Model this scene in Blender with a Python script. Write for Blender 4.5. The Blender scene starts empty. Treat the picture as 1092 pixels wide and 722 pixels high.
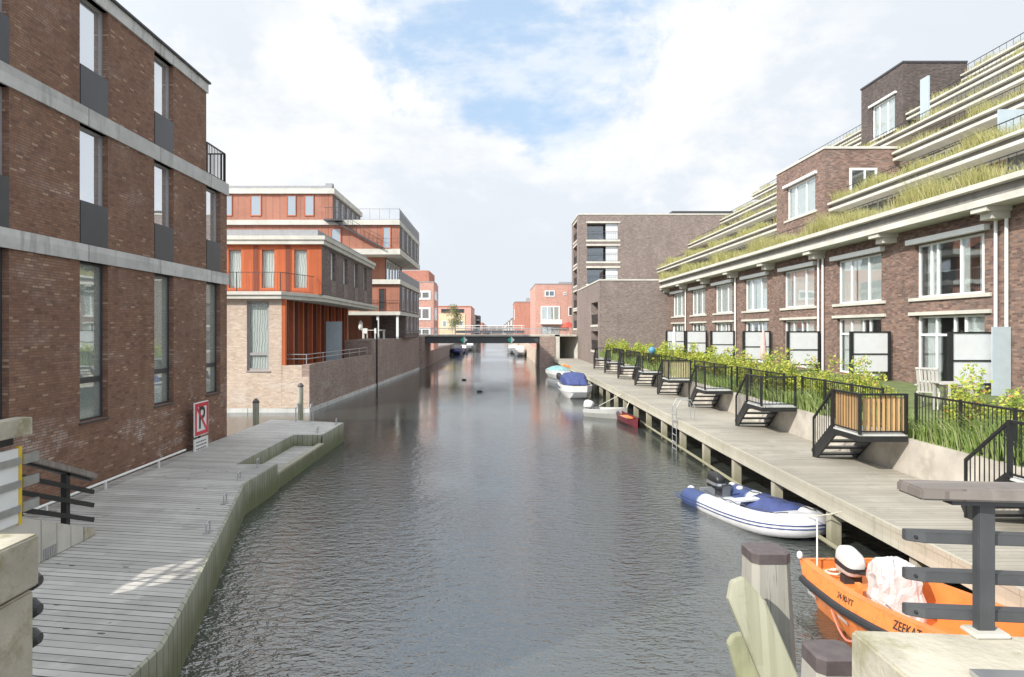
import bpy, bmesh, math, random
from mathutils import Vector, Matrix
random.seed(7)
PI = math.pi
R = math.radians
C = bpy.context.scene.collection
SC = bpy.context.scene
H = 4.25            # eye height over the canal water (water is z = 0)
F = 728.0

# ------------------------------------------------------------------ node helpers
class NT:
    def __init__(s, tree): s.t = tree; s.n = tree.nodes; s.l = tree.links
    def put(s, sock, v):
        if isinstance(v, bpy.types.NodeSocket): s.l.new(v, sock)
        elif v is not None:
            if isinstance(v, (tuple, list)) and len(v) == 3 and sock.type == 'RGBA': v = (*v, 1)
            sock.default_value = v
    def m(s, op, a, b=None, c=None, clamp=False):
        n = s.n.new('ShaderNodeMath'); n.operation = op; n.use_clamp = clamp
        s.put(n.inputs[0], a)
        if b is not None: s.put(n.inputs[1], b)
        if c is not None: s.put(n.inputs[2], c)
        return n.outputs[0]
    def v(s, op, a, b=None):
        n = s.n.new('ShaderNodeVectorMath'); n.operation = op
        s.put(n.inputs[0], a)
        if b is not None:
            if op == 'SCALE': s.put(n.inputs[3], b)
            else: s.put(n.inputs[1], b)
        return n.outputs[1] if op in ('LENGTH', 'DISTANCE', 'DOT_PRODUCT') else n.outputs[0]
    def xyz(s, a):
        n = s.n.new('ShaderNodeSeparateXYZ'); s.put(n.inputs[0], a); return n.outputs
    def comb(s, x, y, z=0.0):
        n = s.n.new('ShaderNodeCombineXYZ')
        s.put(n.inputs[0], x); s.put(n.inputs[1], y); s.put(n.inputs[2], z); return n.outputs[0]
    def mix(s, f, a, b, mode='MIX'):
        n = s.n.new('ShaderNodeMix'); n.data_type = 'RGBA'; n.blend_type = mode; n.clamp_factor = True
        s.put(n.inputs[0], f); s.put(n.inputs[6], a); s.put(n.inputs[7], b); return n.outputs[2]
    def noise(s, vec, scale, detail=3, rough=.55, dist=0.0):
        n = s.n.new('ShaderNodeTexNoise'); s.put(n.inputs['Vector'], vec)
        n.inputs['Scale'].default_value = scale; n.inputs['Detail'].default_value = detail
        n.inputs['Roughness'].default_value = rough; n.inputs['Distortion'].default_value = dist
        return n.outputs[0]
    def white(s, vec):
        n = s.n.new('ShaderNodeTexWhiteNoise'); n.noise_dimensions = '3D'; s.put(n.inputs['Vector'], vec); return n.outputs[0]
    def ramp(s, f, stops, interp='LINEAR'):
        n = s.n.new('ShaderNodeValToRGB'); s.put(n.inputs[0], f); r = n.color_ramp; r.interpolation = interp
        while len(r.elements) < len(stops): r.elements.new(.5)
        for e, (p, c) in zip(r.elements, stops):
            e.position = p; e.color = (*c, 1) if not isinstance(c, (int, float)) else (c, c, c, 1)
        return n.outputs[0]
    def mr(s, v, a, b, c=0.0, d=1.0, smooth=True):
        n = s.n.new('ShaderNodeMapRange'); n.interpolation_type = 'SMOOTHSTEP' if smooth else 'LINEAR'
        s.put(n.inputs[0], v)
        for i, q in enumerate((a, b, c, d)): n.inputs[i + 1].default_value = q
        return n.outputs[0]
    def bump(s, h, strength=.3, dist=.02):
        n = s.n.new('ShaderNodeBump'); s.put(n.inputs['Height'], h)
        n.inputs['Strength'].default_value = strength; n.inputs['Distance'].default_value = dist
        return n.outputs[0]
    def obj(s): return s.n.new('ShaderNodeTexCoord').outputs['Object']
    def pos(s): return s.n.new('ShaderNodeNewGeometry').outputs['Position']

def mat(name):
    m = bpy.data.materials.new(name); m.use_nodes = True
    t = NT(m.node_tree); b = m.node_tree.nodes['Principled BSDF']
    return m, t, b

def plain(name, col, rough=.6, metal=0.0, var=.12, scale=4.0, spec=None, bump=0.0, dirt=None):
    """paint / metal / concrete with a little uneven tone"""
    m, t, b = mat(name)
    p = t.pos()
    n = t.noise(p, scale, 4)
    lo = tuple(c * (1 - var) for c in col); hi = tuple(min(1, c * (1 + var)) for c in col)
    c = t.ramp(n, [(.3, lo), (.7, hi)])
    if dirt:
        dcol, amt, dsc = dirt
        c = t.mix(t.m('MULTIPLY', t.mr(t.noise(p, dsc, 6, .65), .48, .68), amt), c, dcol)
    t.put(b.inputs['Base Color'], c)
    b.inputs['Roughness'].default_value = rough; b.inputs['Metallic'].default_value = metal
    if spec is not None: b.inputs['Specular IOR Level'].default_value = spec
    if bump: t.put(b.inputs['Normal'], t.bump(t.noise(p, scale * 8, 5), bump, .01))
    return m

def panelled(name, col, L=3.24, off=.4):
    """precast concrete: panels of slightly different tone with open joints and weather stains"""
    m, t, b = mat(name); p = t.pos(); x, y, z = t.xyz(p)
    q = t.m('DIVIDE', t.m('ADD', t.m('ADD', x, y), off), L); idx = t.m('FLOOR', q); fr = t.m('FRACT', q)
    tone = t.m('ADD', .86, t.m('MULTIPLY', t.white(t.comb(idx, t.m('FLOOR', z), 2.0)), .22))
    n = t.noise(p, 1.6, 6, .65); n2 = t.noise(t.comb(t.m('MULTIPLY', t.m('ADD', x, y), 3.0), t.m('MULTIPLY', z, .6), 0.0), 1.2, 5, .6)
    c = t.mix(t.mr(n, .35, .7, 0, .5), col, tuple(k * .62 for k in col)); c = t.mix(t.mr(n2, .5, .72, 0, .6), c, tuple(k * .45 for k in col))
    c = t.v('SCALE', c, tone)
    c = t.mix(t.m('LESS_THAN', fr, .007), c, (.06, .06, .055))
    t.put(b.inputs['Base Color'], c); b.inputs['Roughness'].default_value = .85
    t.put(b.inputs['Normal'], t.bump(t.noise(p, 22, 5), .25, .01)); return m

def brick(name, cols, mortar, bw=.22, bh=.066, salt=0.0, saltcol=(.5, .47, .44), big=.25, salt_z=None):
    m, t, b = mat(name)
    p = t.pos(); x, y, z = t.xyz(p)
    g = t.n.new('ShaderNodeNewGeometry'); nx, ny, nz = t.xyz(g.outputs['Normal'])
    f = t.m('GREATER_THAN', t.m('ABSOLUTE', nx), .6)
    u = t.m('ADD', t.m('MULTIPLY', y, f), t.m('MULTIPLY', x, t.m('SUBTRACT', 1.0, f)))
    rz = t.m('DIVIDE', z, bh); row = t.m('FLOOR', rz); fv = t.m('FRACT', rz)
    off = t.white(t.comb(row, 3.0, 1.0))
    ru = t.m('ADD', t.m('DIVIDE', u, bw), t.m('MULTIPLY', off, 1.0)); col = t.m('FLOOR', ru); fu = t.m('FRACT', ru)
    rnd = t.white(t.comb(col, row, 7.0))
    base = t.ramp(rnd, cols, 'CONSTANT' if len(cols) > 4 else 'LINEAR')
    n = t.noise(p, .5, 4)
    base = t.mix(t.mr(n, .3, .7, 0, big), base, tuple(c * .55 for c in cols[0][1]))
    n2 = t.noise(p, 14, 3)
    base = t.mix(t.mr(n2, .35, .7, 0, .35), base, tuple(min(1, c * 1.5) for c in cols[1][1]))
    st = t.noise(t.comb(t.m('MULTIPLY', u, 1.7), t.m('MULTIPLY', z, .16), 3.0), 1.0, 5, .6)      # rain streaks
    base = t.mix(t.mr(st, .5, .72, 0, .38), base, tuple(c * .5 for c in cols[1][1]))
    st2 = t.noise(t.comb(t.m('MULTIPLY', u, .9), t.m('MULTIPLY', z, .5), 9.0), .8, 5, .65)
    base = t.mix(t.mr(st2, .52, .7, 0, .22), base, tuple(min(1, c * 1.25 + .04) for c in cols[-1][1]))
    if salt:
        s = t.noise(t.v('MULTIPLY', p, (1, 1, 2.2)), .55, 6, .7)
        s = t.mr(s, .5, .66, 0, salt)
        r2 = t.white(t.comb(col, row, 19.0))
        s = t.m('MULTIPLY', s, t.mr(r2, .05, .65, .25, 1, False))
        if salt_z:
            s = t.m('MULTIPLY', s, t.mr(z, salt_z[0], salt_z[1], 1, .16))
        base = t.mix(s, base, saltcol)
    mor = t.m('MAXIMUM', t.m('LESS_THAN', fu, .012 / bw), t.m('LESS_THAN', fv, .012 / bh))
    c = t.mix(mor, base, mortar)
    t.put(b.inputs['Base Color'], c); b.inputs['Roughness'].default_value = .85
    t.put(b.inputs['Normal'], t.bump(t.m('SUBTRACT', 1.0, mor), .35, .012))
    return m

def planks(name, ca, cb, w=.14, ang=0.0, gap=.012, gapcol=(.03, .028, .025), vertical=None, dots=False, green=None, len_=3.2):
    """boards: across an in-plane direction 'ang' on the ground, or vertical boards on a wall"""
    m, t, b = mat(name)
    p = t.pos(); x, y, z = t.xyz(p)
    if vertical:
        v = t.m('ADD', x, t.m('MULTIPLY', y, 1.0)) if vertical == 'xy' else (x if vertical == 'x' else y)
        l = z
    else:
        ca_, sa_ = math.cos(ang), math.sin(ang)
        l = t.m('ADD', t.m('MULTIPLY', x, ca_), t.m('MULTIPLY', y, sa_))
        v = t.m('ADD', t.m('MULTIPLY', x, -sa_), t.m('MULTIPLY', y, ca_))
    q = t.m('DIVIDE', v, w); idx = t.m('FLOOR', q); fr = t.m('FRACT', q)
    seg = t.m('FLOOR', t.m('ADD', t.m('DIVIDE', l, len_), t.white(t.comb(idx, 5.0, 2.0))))
    rnd = t.white(t.comb(idx, seg, 11.0))
    gr = t.noise(t.comb(t.m('MULTIPLY', l, 1.2), t.m('MULTIPLY', v, 26.0), idx), 1.6, 5, .65)
    base = t.mix(t.m('ADD', t.m('MULTIPLY', rnd, .55), t.m('MULTIPLY', gr, .5)), ca, cb)
    big = t.noise(p, .35, 5, .6)
    base = t.mix(t.mr(big, .35, .65, 0, .35), base, tuple(c * .6 for c in ca))
    wear = t.noise(p, 1.1, 6, .7)
    base = t.mix(t.mr(wear, .52, .7, 0, .35), base, tuple(min(1, c * 1.15) for c in cb))
    base = t.mix(t.mr(t.noise(p, 2.3, 6, .7), .55, .7, 0, .3), base, tuple(c * .55 for c in ca))
    if not gap:                    # drying cracks along the grain
        crk = t.noise(t.comb(t.m('MULTIPLY', l, .9), t.m('MULTIPLY', t.m('ADD', x, y), 40.0), 1.0), 1.3, 4, .6)
        base = t.mix(t.mr(crk, .60, .66, 0, .55), base, tuple(c * .35 for c in ca))
    if green:
        gcol, z0, z1 = green
        k = t.m('ADD', z, t.m('MULTIPLY', t.m('SUBTRACT', t.noise(p, 3.0, 4), .5), .5))
        base = t.mix(t.mr(k, z0, z1, .85, 0), base, gcol)
    line = t.m('LESS_THAN', fr, t.m('MULTIPLY', t.m('ADD', .55, t.m('MULTIPLY', t.white(t.comb(idx, seg, 23.0)), .9)), gap / w)) if gap else t.m('MULTIPLY', fr, 0.0)
    base = t.mix(line, base, gapcol)
    if dots:                       # dark water stains and bolt marks scattered on the boards
        vo = t.n.new('ShaderNodeTexVoronoi'); t.put(vo.inputs['Vector'], t.comb(t.m('MULTIPLY', l, .8), t.m('MULTIPLY', v, 2.2), 0.0)); vo.inputs['Scale'].default_value = 2.2
        pick = t.m('GREATER_THAN', t.noise(p, .5, 2), .5)
        d = t.m('MULTIPLY', t.m('LESS_THAN', vo.outputs[0], .10), pick)
        base = t.mix(t.m('MULTIPLY', d, .85), base, (.02, .02, .02))
    t.put(b.inputs['Base Color'], base); b.inputs['Roughness'].default_value = .75
    t.put(b.inputs['Normal'], t.bump(t.m('ADD', t.m('SUBTRACT', 1.0, line), t.m('MULTIPLY', gr, .3)), .4, .01))
    return m

def leafmat(name, stops, trans=.35):
    m, t, b = mat(name)
    g = t.n.new('ShaderNodeNewGeometry'); r = g.outputs['Random Per Island']
    c = t.ramp(r, stops)
    t.put(b.inputs['Base Color'], c); b.inputs['Roughness'].default_value = .6
    tr = t.n.new('ShaderNodeBsdfTranslucent'); t.put(tr.inputs['Color'], c)
    mx = t.n.new('ShaderNodeMixShader'); mx.inputs[0].default_value = trans
    out = t.n['Material Output']
    t.l.new(b.outputs[0], mx.inputs[1]); t.l.new(tr.outputs[0], mx.inputs[2]); t.l.new(mx.outputs[0], out.inputs[0])
    return m

def glass(name, tint=(.04, .05, .055), refl=.25, body=.75, rough=.015):
    """window pane: partly see-through, partly mirror"""
    m, t, b = mat(name)
    out = t.n['Material Output']
    lw = t.n.new('ShaderNodeLayerWeight'); lw.inputs[0].default_value = .35
    k = t.m('ADD', t.m('MULTIPLY', lw.outputs[0], .45), refl, clamp=True)
    tr = t.n.new('ShaderNodeBsdfTransparent'); tr.inputs[0].default_value = (.95, .97, .96, 1)
    df = t.n.new('ShaderNodeBsdfDiffuse'); df.inputs[0].default_value = (*tint, 1)
    gl = t.n.new('ShaderNodeBsdfGlossy'); gl.inputs['Roughness'].default_value = rough; gl.inputs[0].default_value = (.95, .97, 1, 1)
    wob = t.noise(t.pos(), .9, 2)
    t.put(gl.inputs['Normal'], t.bump(wob, .04, .05))
    m1 = t.n.new('ShaderNodeMixShader'); m1.inputs[0].default_value = body
    t.l.new(tr.outputs[0], m1.inputs[1]); t.l.new(df.outputs[0], m1.inputs[2])
    m2 = t.n.new('ShaderNodeMixShader'); t.l.new(k, m2.inputs[0])
    t.l.new(m1.outputs[0], m2.inputs[1]); t.l.new(gl.outputs[0], m2.inputs[2])
    t.l.new(m2.outputs[0], out.inputs[0])
    return m

def curtainmat(name, col):
    m, t, b = mat(name)
    x, y, z = t.xyz(t.pos())
    w = t.m('SINE', t.m('MULTIPLY', t.m('ADD', t.m('ADD', x, y), t.m('MULTIPLY', t.noise(t.pos(), 1.5, 2), .25)), 48.0))
    b.inputs['Base Color'].default_value = (*col, 1); b.inputs['Roughness'].default_value = .9
    t.put(b.inputs['Normal'], t.bump(w, .45, .03))
    return m

# ------------------------------------------------------------------ materials
M = {}
M['brick_brown'] = brick('brown_brick', [(0, (.16, .085, .058)), (.10, (.215, .112, .072)), (.40, (.25, .13, .084)), (.76, (.285, .155, .102)), (.955, (.43, .29, .20))], (.14, .095, .07), salt=1.0, saltcol=(.62, .56, .51), salt_z=(.7, 2.9), bw=.19, bh=.057)
M['brick_purple'] = brick('purple_brick', [(0, (.11, .068, .055)), (.2, (.185, .112, .088)), (.5, (.26, .16, .12)), (.78, (.32, .21, .165)), (.93, (.17, .13, .12))], (.17, .14, .12))
M['brick_dark'] = brick('dark_brick', [(0, (.045, .036, .034)), (.3, (.08, .06, .055)), (.7, (.11, .085, .078)), (.9, (.15, .115, .10))], (.09, .08, .075))
M['brick_grey'] = brick('grey_brown_brick', [(0, (.145, .11, .095)), (.3, (.20, .155, .135)), (.7, (.25, .195, .17)), (.9, (.31, .245, .215))], (.22, .19, .18))
M['brick_beige'] = brick('beige_brick', [(0, (.42, .315, .24)), (.3, (.50, .385, .30)), (.7, (.55, .435, .345)), (.9, (.62, .51, .42))], (.46, .39, .33), salt=.5, saltcol=(.7, .66, .62), salt_z=(.6, 2.2))
M['brick_quay'] = brick('quay_brick', [(0, (.22, .15, .125)), (.3, (.29, .205, .17)), (.7, (.35, .255, .215)), (.9, (.41, .31, .26))], (.25, .21, .19), salt=.7, saltcol=(.42, .39, .36), salt_z=(1.0, 2.8))
M['brick_house'] = brick('house_side_brick', [(0, (.10, .075, .07)), (.3, (.15, .11, .10)), (.7, (.19, .145, .13)), (.9, (.24, .19, .17))], (.15, .13, .12))
M['brick_pink'] = brick('pink_brick', [(0, (.46, .24, .19)), (.3, (.55, .29, .23)), (.7, (.60, .33, .27)), (.9, (.64, .38, .31))], (.50, .33, .28), big=.1)
M['brick_red'] = brick('red_brick', [(0, (.33, .12, .08)), (.3, (.42, .16, .11)), (.7, (.47, .19, .13)), (.9, (.52, .23, .16))], (.40, .22, .17), big=.12)
M['concrete'] = panelled('band_concrete', (.60, .60, .58))
M['concrete_w'] = plain('white_concrete', (.56, .54, .48), .8, var=.12, scale=1.2, bump=.1, dirt=((.42, .41, .35), .35, 1.5))
M['concrete_pier'] = plain('pier_concrete', (.47, .435, .35), .85, var=.18, scale=3.5, bump=.6, dirt=((.25, .23, .12), .75, 3.2))
M['concrete_wall'] = plain('retaining_concrete', (.50, .46, .40), .85, var=.18, scale=1.5, bump=.2, dirt=((.24, .21, .17), .5, 1.2))
M['groove'] = plain('shade_dark_fascia_strip', (.20, .19, .17), .8, var=.2)  # groove shade put into the colour, darker than the slab concrete
M['plaster'] = plain('pale_yellow_plaster', (.66, .52, .34), .85, var=.06)
M['white'] = plain('white_paint', (.78, .79, .77), .45, var=.04)
M['white_frame'] = plain('white_frame_paint', (.80, .81, .80), .4, var=.03)
M['grey_frame'] = plain('grey_frame_paint', (.34, .33, .33), .45, var=.06)
M['black'] = plain('black_metal_paint', (.018, .019, .02), .42, var=.2)
M['panel'] = plain('charcoal_panel', (.055, .056, .062), .4, var=.12, scale=1.5)
M['rail_grey'] = plain('charcoal_rail_paint', (.065, .068, .072), .5, var=.15, scale=9, bump=.08)
M['steel'] = plain('galvanised_steel', (.55, .56, .57), .35, .8, var=.12)
M['roof_grey'] = plain('grey_roofing', (.30, .30, .31), .8, var=.1)
M['roof_dark'] = plain('dark_roof_edge', (.05, .05, .055), .6)
M['timber_orange'] = planks('orange_cladding', (.38, .078, .022), (.50, .122, .038), .13, vertical='xy', gap=.006, gapcol=(.22, .045, .015), len_=4)
M['timber_red'] = planks('weathered_orange_cladding', (.33, .135, .085), (.42, .185, .125), .6, vertical='xy', gap=.02, gapcol=(.16, .05, .03), len_=4)
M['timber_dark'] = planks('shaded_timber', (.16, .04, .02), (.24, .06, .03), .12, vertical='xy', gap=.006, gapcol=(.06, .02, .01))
M['orange_frame'] = plain('orange_frame_paint', (.46, .11, .035), .5, var=.06)
M['deck_left'] = planks('weathered_deck', (.36, .345, .32), (.64, .62, .58), .15, ang=R(-9), gap=.016, dots=True)
M['deck_right'] = planks('silvered_deck', (.28, .255, .21), (.45, .415, .35), .145, ang=0, gap=.008, gapcol=(.14, .12, .09))
M['fascia'] = planks('fascia_boards', (.34, .34, .27), (.50, .50, .41), .17, vertical='xy', gap=.012, green=((.10, .115, .035), .1, .95), len_=9)
M['beam'] = planks('grey_beam_timber', (.42, .39, .31), (.55, .52, .43), .12, vertical='x', gap=.0, green=((.22, .21, .13), .1, .7), len_=2)
M['pile'] = planks('pale_pile_timber', (.22, .21, .175), (.54, .52, .46), .05, vertical='x', gap=.0, green=((.30, .30, .17), -.2, 1.5), len_=9)
M['pile_mid'] = planks('damp_pile_timber', (.27, .27, .18), (.56, .55, .43), .05, vertical='x', gap=.0, green=((.34, .34, .17), .2, 2.2), len_=9)
M['pile_green'] = planks('algae_pile_timber', (.30, .31, .20), (.46, .46, .33), .05, vertical='x', gap=.0, green=((.30, .32, .07), .6, 2.0), len_=9)
M['picket'] = planks('fresh_picket_timber', (.52, .31, .13), (.66, .43, .21), .09, vertical='xy', gap=.002, gapcol=(.3, .17, .07))
M['picket_pale'] = planks('pale_picket_timber', (.44, .38, .20), (.56, .50, .29), .09, vertical='xy', gap=.002)
M['handrail'] = planks('worn_handrail_timber', (.16, .135, .12), (.33, .295, .265), .05, ang=0, gap=.002, gapcol=(.15, .12, .11))
M['cap'] = plain('pile_cap_steel', (.105, .085, .085), .55, var=.2, scale=12, bump=.15)
M['glass'] = glass('clear_pane', refl=.03, body=.03)
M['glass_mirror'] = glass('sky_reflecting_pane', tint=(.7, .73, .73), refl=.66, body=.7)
M['glass_pale'] = glass('pale_pane', tint=(.30, .35, .39), refl=.08, body=.95)
M['glass_dark'] = glass('dark_pane', tint=(.07, .08, .085), refl=.16, body=.8)
M['glass_green'] = glass('greenish_pane', tint=(.62, .70, .65), refl=.24, body=.4)
M['curtain'] = curtainmat('white_curtain', (.84, .86, .84))
M['curtain_grey'] = curtainmat('grey_curtain', (.40, .43, .42))
M['interior'] = plain('dim_interior', (.07, .065, .06), .9)
M['interior_mid'] = plain('room_wall', (.26, .27, .26), .9)
M['screen'] = plain('frosted_screen', (.62, .64, .66), .35, var=.04)
M['screen_blue'] = plain('pale_blue_panel', (.42, .49, .53), .45, var=.05)
M['orange_boat'] = plain('orange_hull_paint', (.86, .28, .075), .35, var=.08, dirt=((.50, .15, .06), .6, 7))
M['orange_deep'] = plain('orange_interior_paint', (.76, .23, .06), .5, var=.12)
M['rubber'] = plain('black_rubber', (.03, .032, .036), .6)
M['boat_white'] = plain('white_hull', (.62, .62, .61), .3, var=.06, dirt=((.42, .41, .38), .3, 4))
M['tube_white'] = plain('white_tube_fabric', (.64, .64, .66), .45, var=.06, dirt=((.45, .45, .42), .35, 5))
M['tube_blue'] = plain('navy_tube_fabric', (.045, .07, .18), .5, var=.15)
M['cover_blue'] = plain('blue_tarpaulin', (.05, .07, .2), .6, var=.2, scale=6)
M['dull_white'] = plain('dull_white_hull', (.40, .40, .38), .5, var=.12, dirt=((.25, .25, .22), .4, 4))
M['teal'] = plain('teal_cover', (.22, .40, .41), .6, var=.2)
M['tarp'] = plain('white_tarpaulin', (.56, .55, .545), .6, var=.1, scale=5, bump=.9)
M['red_boat'] = plain('maroon_hull', (.12, .022, .03), .4, var=.15)
M['yellow'] = plain('yellow_paint', (.75, .52, .02), .5)
M['red'] = plain('red_sign_paint', (.62, .025, .05), .4)
M['pinkrope'] = plain('pink_rope', (.75, .22, .16), .7)
M['rope'] = plain('pale_rope', (.62, .58, .48), .8)
M['navy'] = plain('navy_hull', (.035, .04, .11), .35)
M['greyboat'] = plain('grey_hull', (.22, .23, .24), .5)
M['green_sign'] = plain('green_marker_paint', (.05, .42, .30), .5)
M['red_cloth'] = plain('red_parasol_cloth', (.5, .07, .05), .7)
M['pink_cloth'] = plain('pink_parasol_cloth', (.62, .42, .40), .8)
M['blue_ball'] = plain('blue_ball', (.08, .24, .36), .4)
M['asphalt'] = plain('asphalt', (.06, .06, .062), .9, var=.2, scale=8)
M['ground'] = plain('paved_ground', (.24, .22, .20), .9, var=.2, scale=.8)
M['soil'] = plain('garden_soil', (.12, .15, .05), .95, var=.35, scale=3, bump=.4)
M['garden_wood'] = plain('whitewashed_wood', (.46, .44, .41), .7, var=.1)
M['bark'] = plain('bark', (.10, .075, .05), .9)
M['grass_dry'] = leafmat('dry_terrace_grass', [(0, (.30, .31, .09)), (.35, (.46, .45, .17)), (.7, (.56, .53, .25)), (1, (.64, .57, .33))], .4)
M['grass_green'] = leafmat('green_garden_grass', [(0, (.16, .24, .05)), (.5, (.30, .42, .12)), (.85, (.42, .50, .2)), (1, (.5, .5, .28))], .4)
M['leaf'] = leafmat('hedge_leaves', [(0, (.10, .18, .025)), (.3, (.30, .40, .05)), (.7, (.50, .53, .08)), (.93, (.62, .56, .12)), (1, (.45, .17, .07))], .35)
M['leaf_tree'] = leafmat('tree_leaves', [(0, (.10, .13, .05)), (.5, (.18, .21, .08)), (1, (.28, .28, .13))], .3)

def water_material():
    m, t, b = mat('canal_water')
    p = t.pos()
    w1 = t.noise(t.v('MULTIPLY', p, (1.0, 1.7, 1.0)), 3.4, 3, .55, .35)
    w2 = t.noise(t.v('MULTIPLY', p, (1.3, 2.0, 1.0)), 9.0, 2, .5, .2)
    w3 = t.noise(p, .35, 2)
    h = t.m('ADD', t.m('MULTIPLY', w1, 1.0), t.m('MULTIPLY', w2, .33))
    amp = t.mr(t.noise(t.v('MULTIPLY', p, (1.0, .45, 1.0)), .13, 3, .6), .36, .62, .45, 1.3)
    h = t.m('MULTIPLY', t.m('MULTIPLY', h, amp), t.m('ADD', t.mr(t.xyz(p)[1], 5, 34, .95, 0), t.mr(t.xyz(p)[1], 25, 85, .17, .09)))
    b.inputs['Base Color'].default_value = (.042, .050, .045, 1)
    b.inputs['Roughness'].default_value = .05
    b.inputs['IOR'].default_value = 2.8
    t.put(b.inputs['Normal'], t.bump(h, 1.0, .048))
    return m
M['water'] = water_material()

# ------------------------------------------------------------------ mesh builder
class MB:
    def __init__(s): s.v = []; s.f = []
    def poly(s, pts):
        i = len(s.v); s.v += [tuple(p) for p in pts]; s.f.append(tuple(range(i, i + len(pts)))); return s
    def box(s, x0, y0, z0, x1, y1, z1):
        if x0 > x1: x0, x1 = x1, x0
        if y0 > y1: y0, y1 = y1, y0
        if z0 > z1: z0, z1 = z1, z0
        i = len(s.v)
        s.v += [(x0, y0, z0), (x1, y0, z0), (x1, y1, z0), (x0, y1, z0), (x0, y0, z1), (x1, y0, z1), (x1, y1, z1), (x0, y1, z1)]
        for q in ((3, 2, 1, 0), (4, 5, 6, 7), (0, 1, 5, 4), (1, 2, 6, 5), (2, 3, 7, 6), (3, 0, 4, 7)): s.f.append(tuple(i + k for k in q))
        return s
    def prism(s, pts, z0, z1):
        n = len(pts); i = len(s.v)
        a = sum(pts[k][0] * pts[(k + 1) % n][1] - pts[(k + 1) % n][0] * pts[k][1] for k in range(n))
        if a < 0: pts = pts[::-1]
        def zz(z, p): return z(p) if callable(z) else z
        s.v += [(p[0], p[1], zz(z0, p)) for p in pts] + [(p[0], p[1], zz(z1, p)) for p in pts]
        s.f.append(tuple(range(i + n - 1, i - 1, -1))); s.f.append(tuple(range(i + n, i + 2 * n)))
        for k in range(n):
            k2 = (k + 1) % n; s.f.append((i + k, i + k2, i + n + k2, i + n + k))
        return s
    def bar(s, p0, p1, w, h, up=(0, 0, 1)):
        p0 = Vector(p0); p1 = Vector(p1); d = (p1 - p0).normalized(); up = Vector(up)
        if abs(d.dot(up)) > .98: up = Vector((0, 1, 0))
        sd = d.cross(up).normalized(); u = sd.cross(d).normalized()
        i = len(s.v)
        for p in (p0, p1):
            for a, b in ((-1, -1), (1, -1), (1, 1), (-1, 1)): s.v.append(tuple(p + sd * (a * w / 2) + u * (b * h / 2)))
        for q in ((3, 2, 1, 0), (4, 5, 6, 7), (0, 1, 5, 4), (1, 2, 6, 5), (2, 3, 7, 6), (3, 0, 4, 7)): s.f.append(tuple(i + k for k in q))
        return s
    def tube(s, pts, r, n=8, cap=True):
        pts = [Vector(p) for p in pts]; rs = r if isinstance(r, (list, tuple)) else [r] * len(pts)
        i0 = len(s.v); prev = None
        for k, p in enumerate(pts):
            d = (pts[min(k + 1, len(pts) - 1)] - pts[max(k - 1, 0)]).normalized()
            if prev is None:
                a = Vector((0, 0, 1)) if abs(d.z) < .9 else Vector((0, 1, 0))
                a = (a - d * a.dot(d)).normalized()
            else: a = (prev - d * prev.dot(d)).normalized()
            prev = a; b = d.cross(a)
            for j in range(n):
                t = 2 * PI * j / n; s.v.append(tuple(p + a * (math.cos(t) * rs[k]) + b * (math.sin(t) * rs[k])))
        for k in range(len(pts) - 1):
            for j in range(n):
                j2 = (j + 1) % n; s.f.append((i0 + k * n + j, i0 + k * n + j2, i0 + (k + 1) * n + j2, i0 + (k + 1) * n + j))
        if cap:
            s.f.append(tuple(i0 + j for j in range(n - 1, -1, -1))); e = i0 + (len(pts) - 1) * n
            s.f.append(tuple(e + j for j in range(n)))
        return s
    def loft(s, rings, close=False, caps=True):
        n = len(rings[0]); i0 = len(s.v)
        for r in rings: s.v += [tuple(p) for p in r]
        for k in range(len(rings) - 1):
            for j in range(n if close else n - 1):
                j2 = (j + 1) % n; s.f.append((i0 + k * n + j, i0 + k * n + j2, i0 + (k + 1) * n + j2, i0 + (k + 1) * n + j))
        if caps:
            s.f.append(tuple(i0 + j for j in range(n - 1, -1, -1))); e = i0 + (len(rings) - 1) * n; s.f.append(tuple(e + j for j in range(n)))
        return s
    def ball(s, c, r, nu=14, nv=9, sx=1, sy=1, sz=1, jit=0):
        rings = []
        for i in range(nv + 1):
            t = PI * i / nv; row = []
            for j in range(nu):
                a = 2 * PI * j / nu; q = 1 + (random.uniform(-jit, jit) if jit else 0)
                row.append((c[0] + r * sx * q * math.sin(t) * math.cos(a), c[1] + r * sy * q * math.sin(t) * math.sin(a), c[2] + r * sz * q * math.cos(t)))
            rings.append(row)
        return s.loft(rings, True, False)
    def build(s, name, m, parent=None, smooth=False, bevel=0.0, sub=0):
        me = bpy.data.meshes.new(name)
        o0 = parent_origin(parent)
        me.from_pydata([(x - o0[0], y - o0[1], z - o0[2]) for x, y, z in s.v], [], s.f)
        me.materials.append(M[m] if isinstance(m, str) else m)
        if smooth or bevel:
            bm = bmesh.new(); bm.from_mesh(me)
            if smooth: bmesh.ops.remove_doubles(bm, verts=bm.verts, dist=1e-5)
            if bevel:
                bmesh.ops.bevel(bm, geom=[e for e in bm.edges if len(e.link_faces) == 2 and e.calc_face_angle(0) > .6], offset=bevel, segments=2, affect='EDGES', clamp_overlap=True)
            bmesh.ops.recalc_face_normals(bm, faces=bm.faces)
            bm.to_mesh(me); bm.free()
        if smooth:
            for p in me.polygons: p.use_smooth = True
        me.update()
        o = bpy.data.objects.new(name, me); C.objects.link(o)
        if parent is not None: o.parent = parent
        if sub:
            md = o.modifiers.new('sub', 'SUBSURF'); md.levels = sub; md.render_levels = sub
        return o

ORIG = {}
def parent_origin(p):
    if p is None: return (0, 0, 0)
    k = p
    while k is not None:
        if k.name in ORIG: return ORIG[k.name]
        k = k.parent
    return (0, 0, 0)

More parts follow.
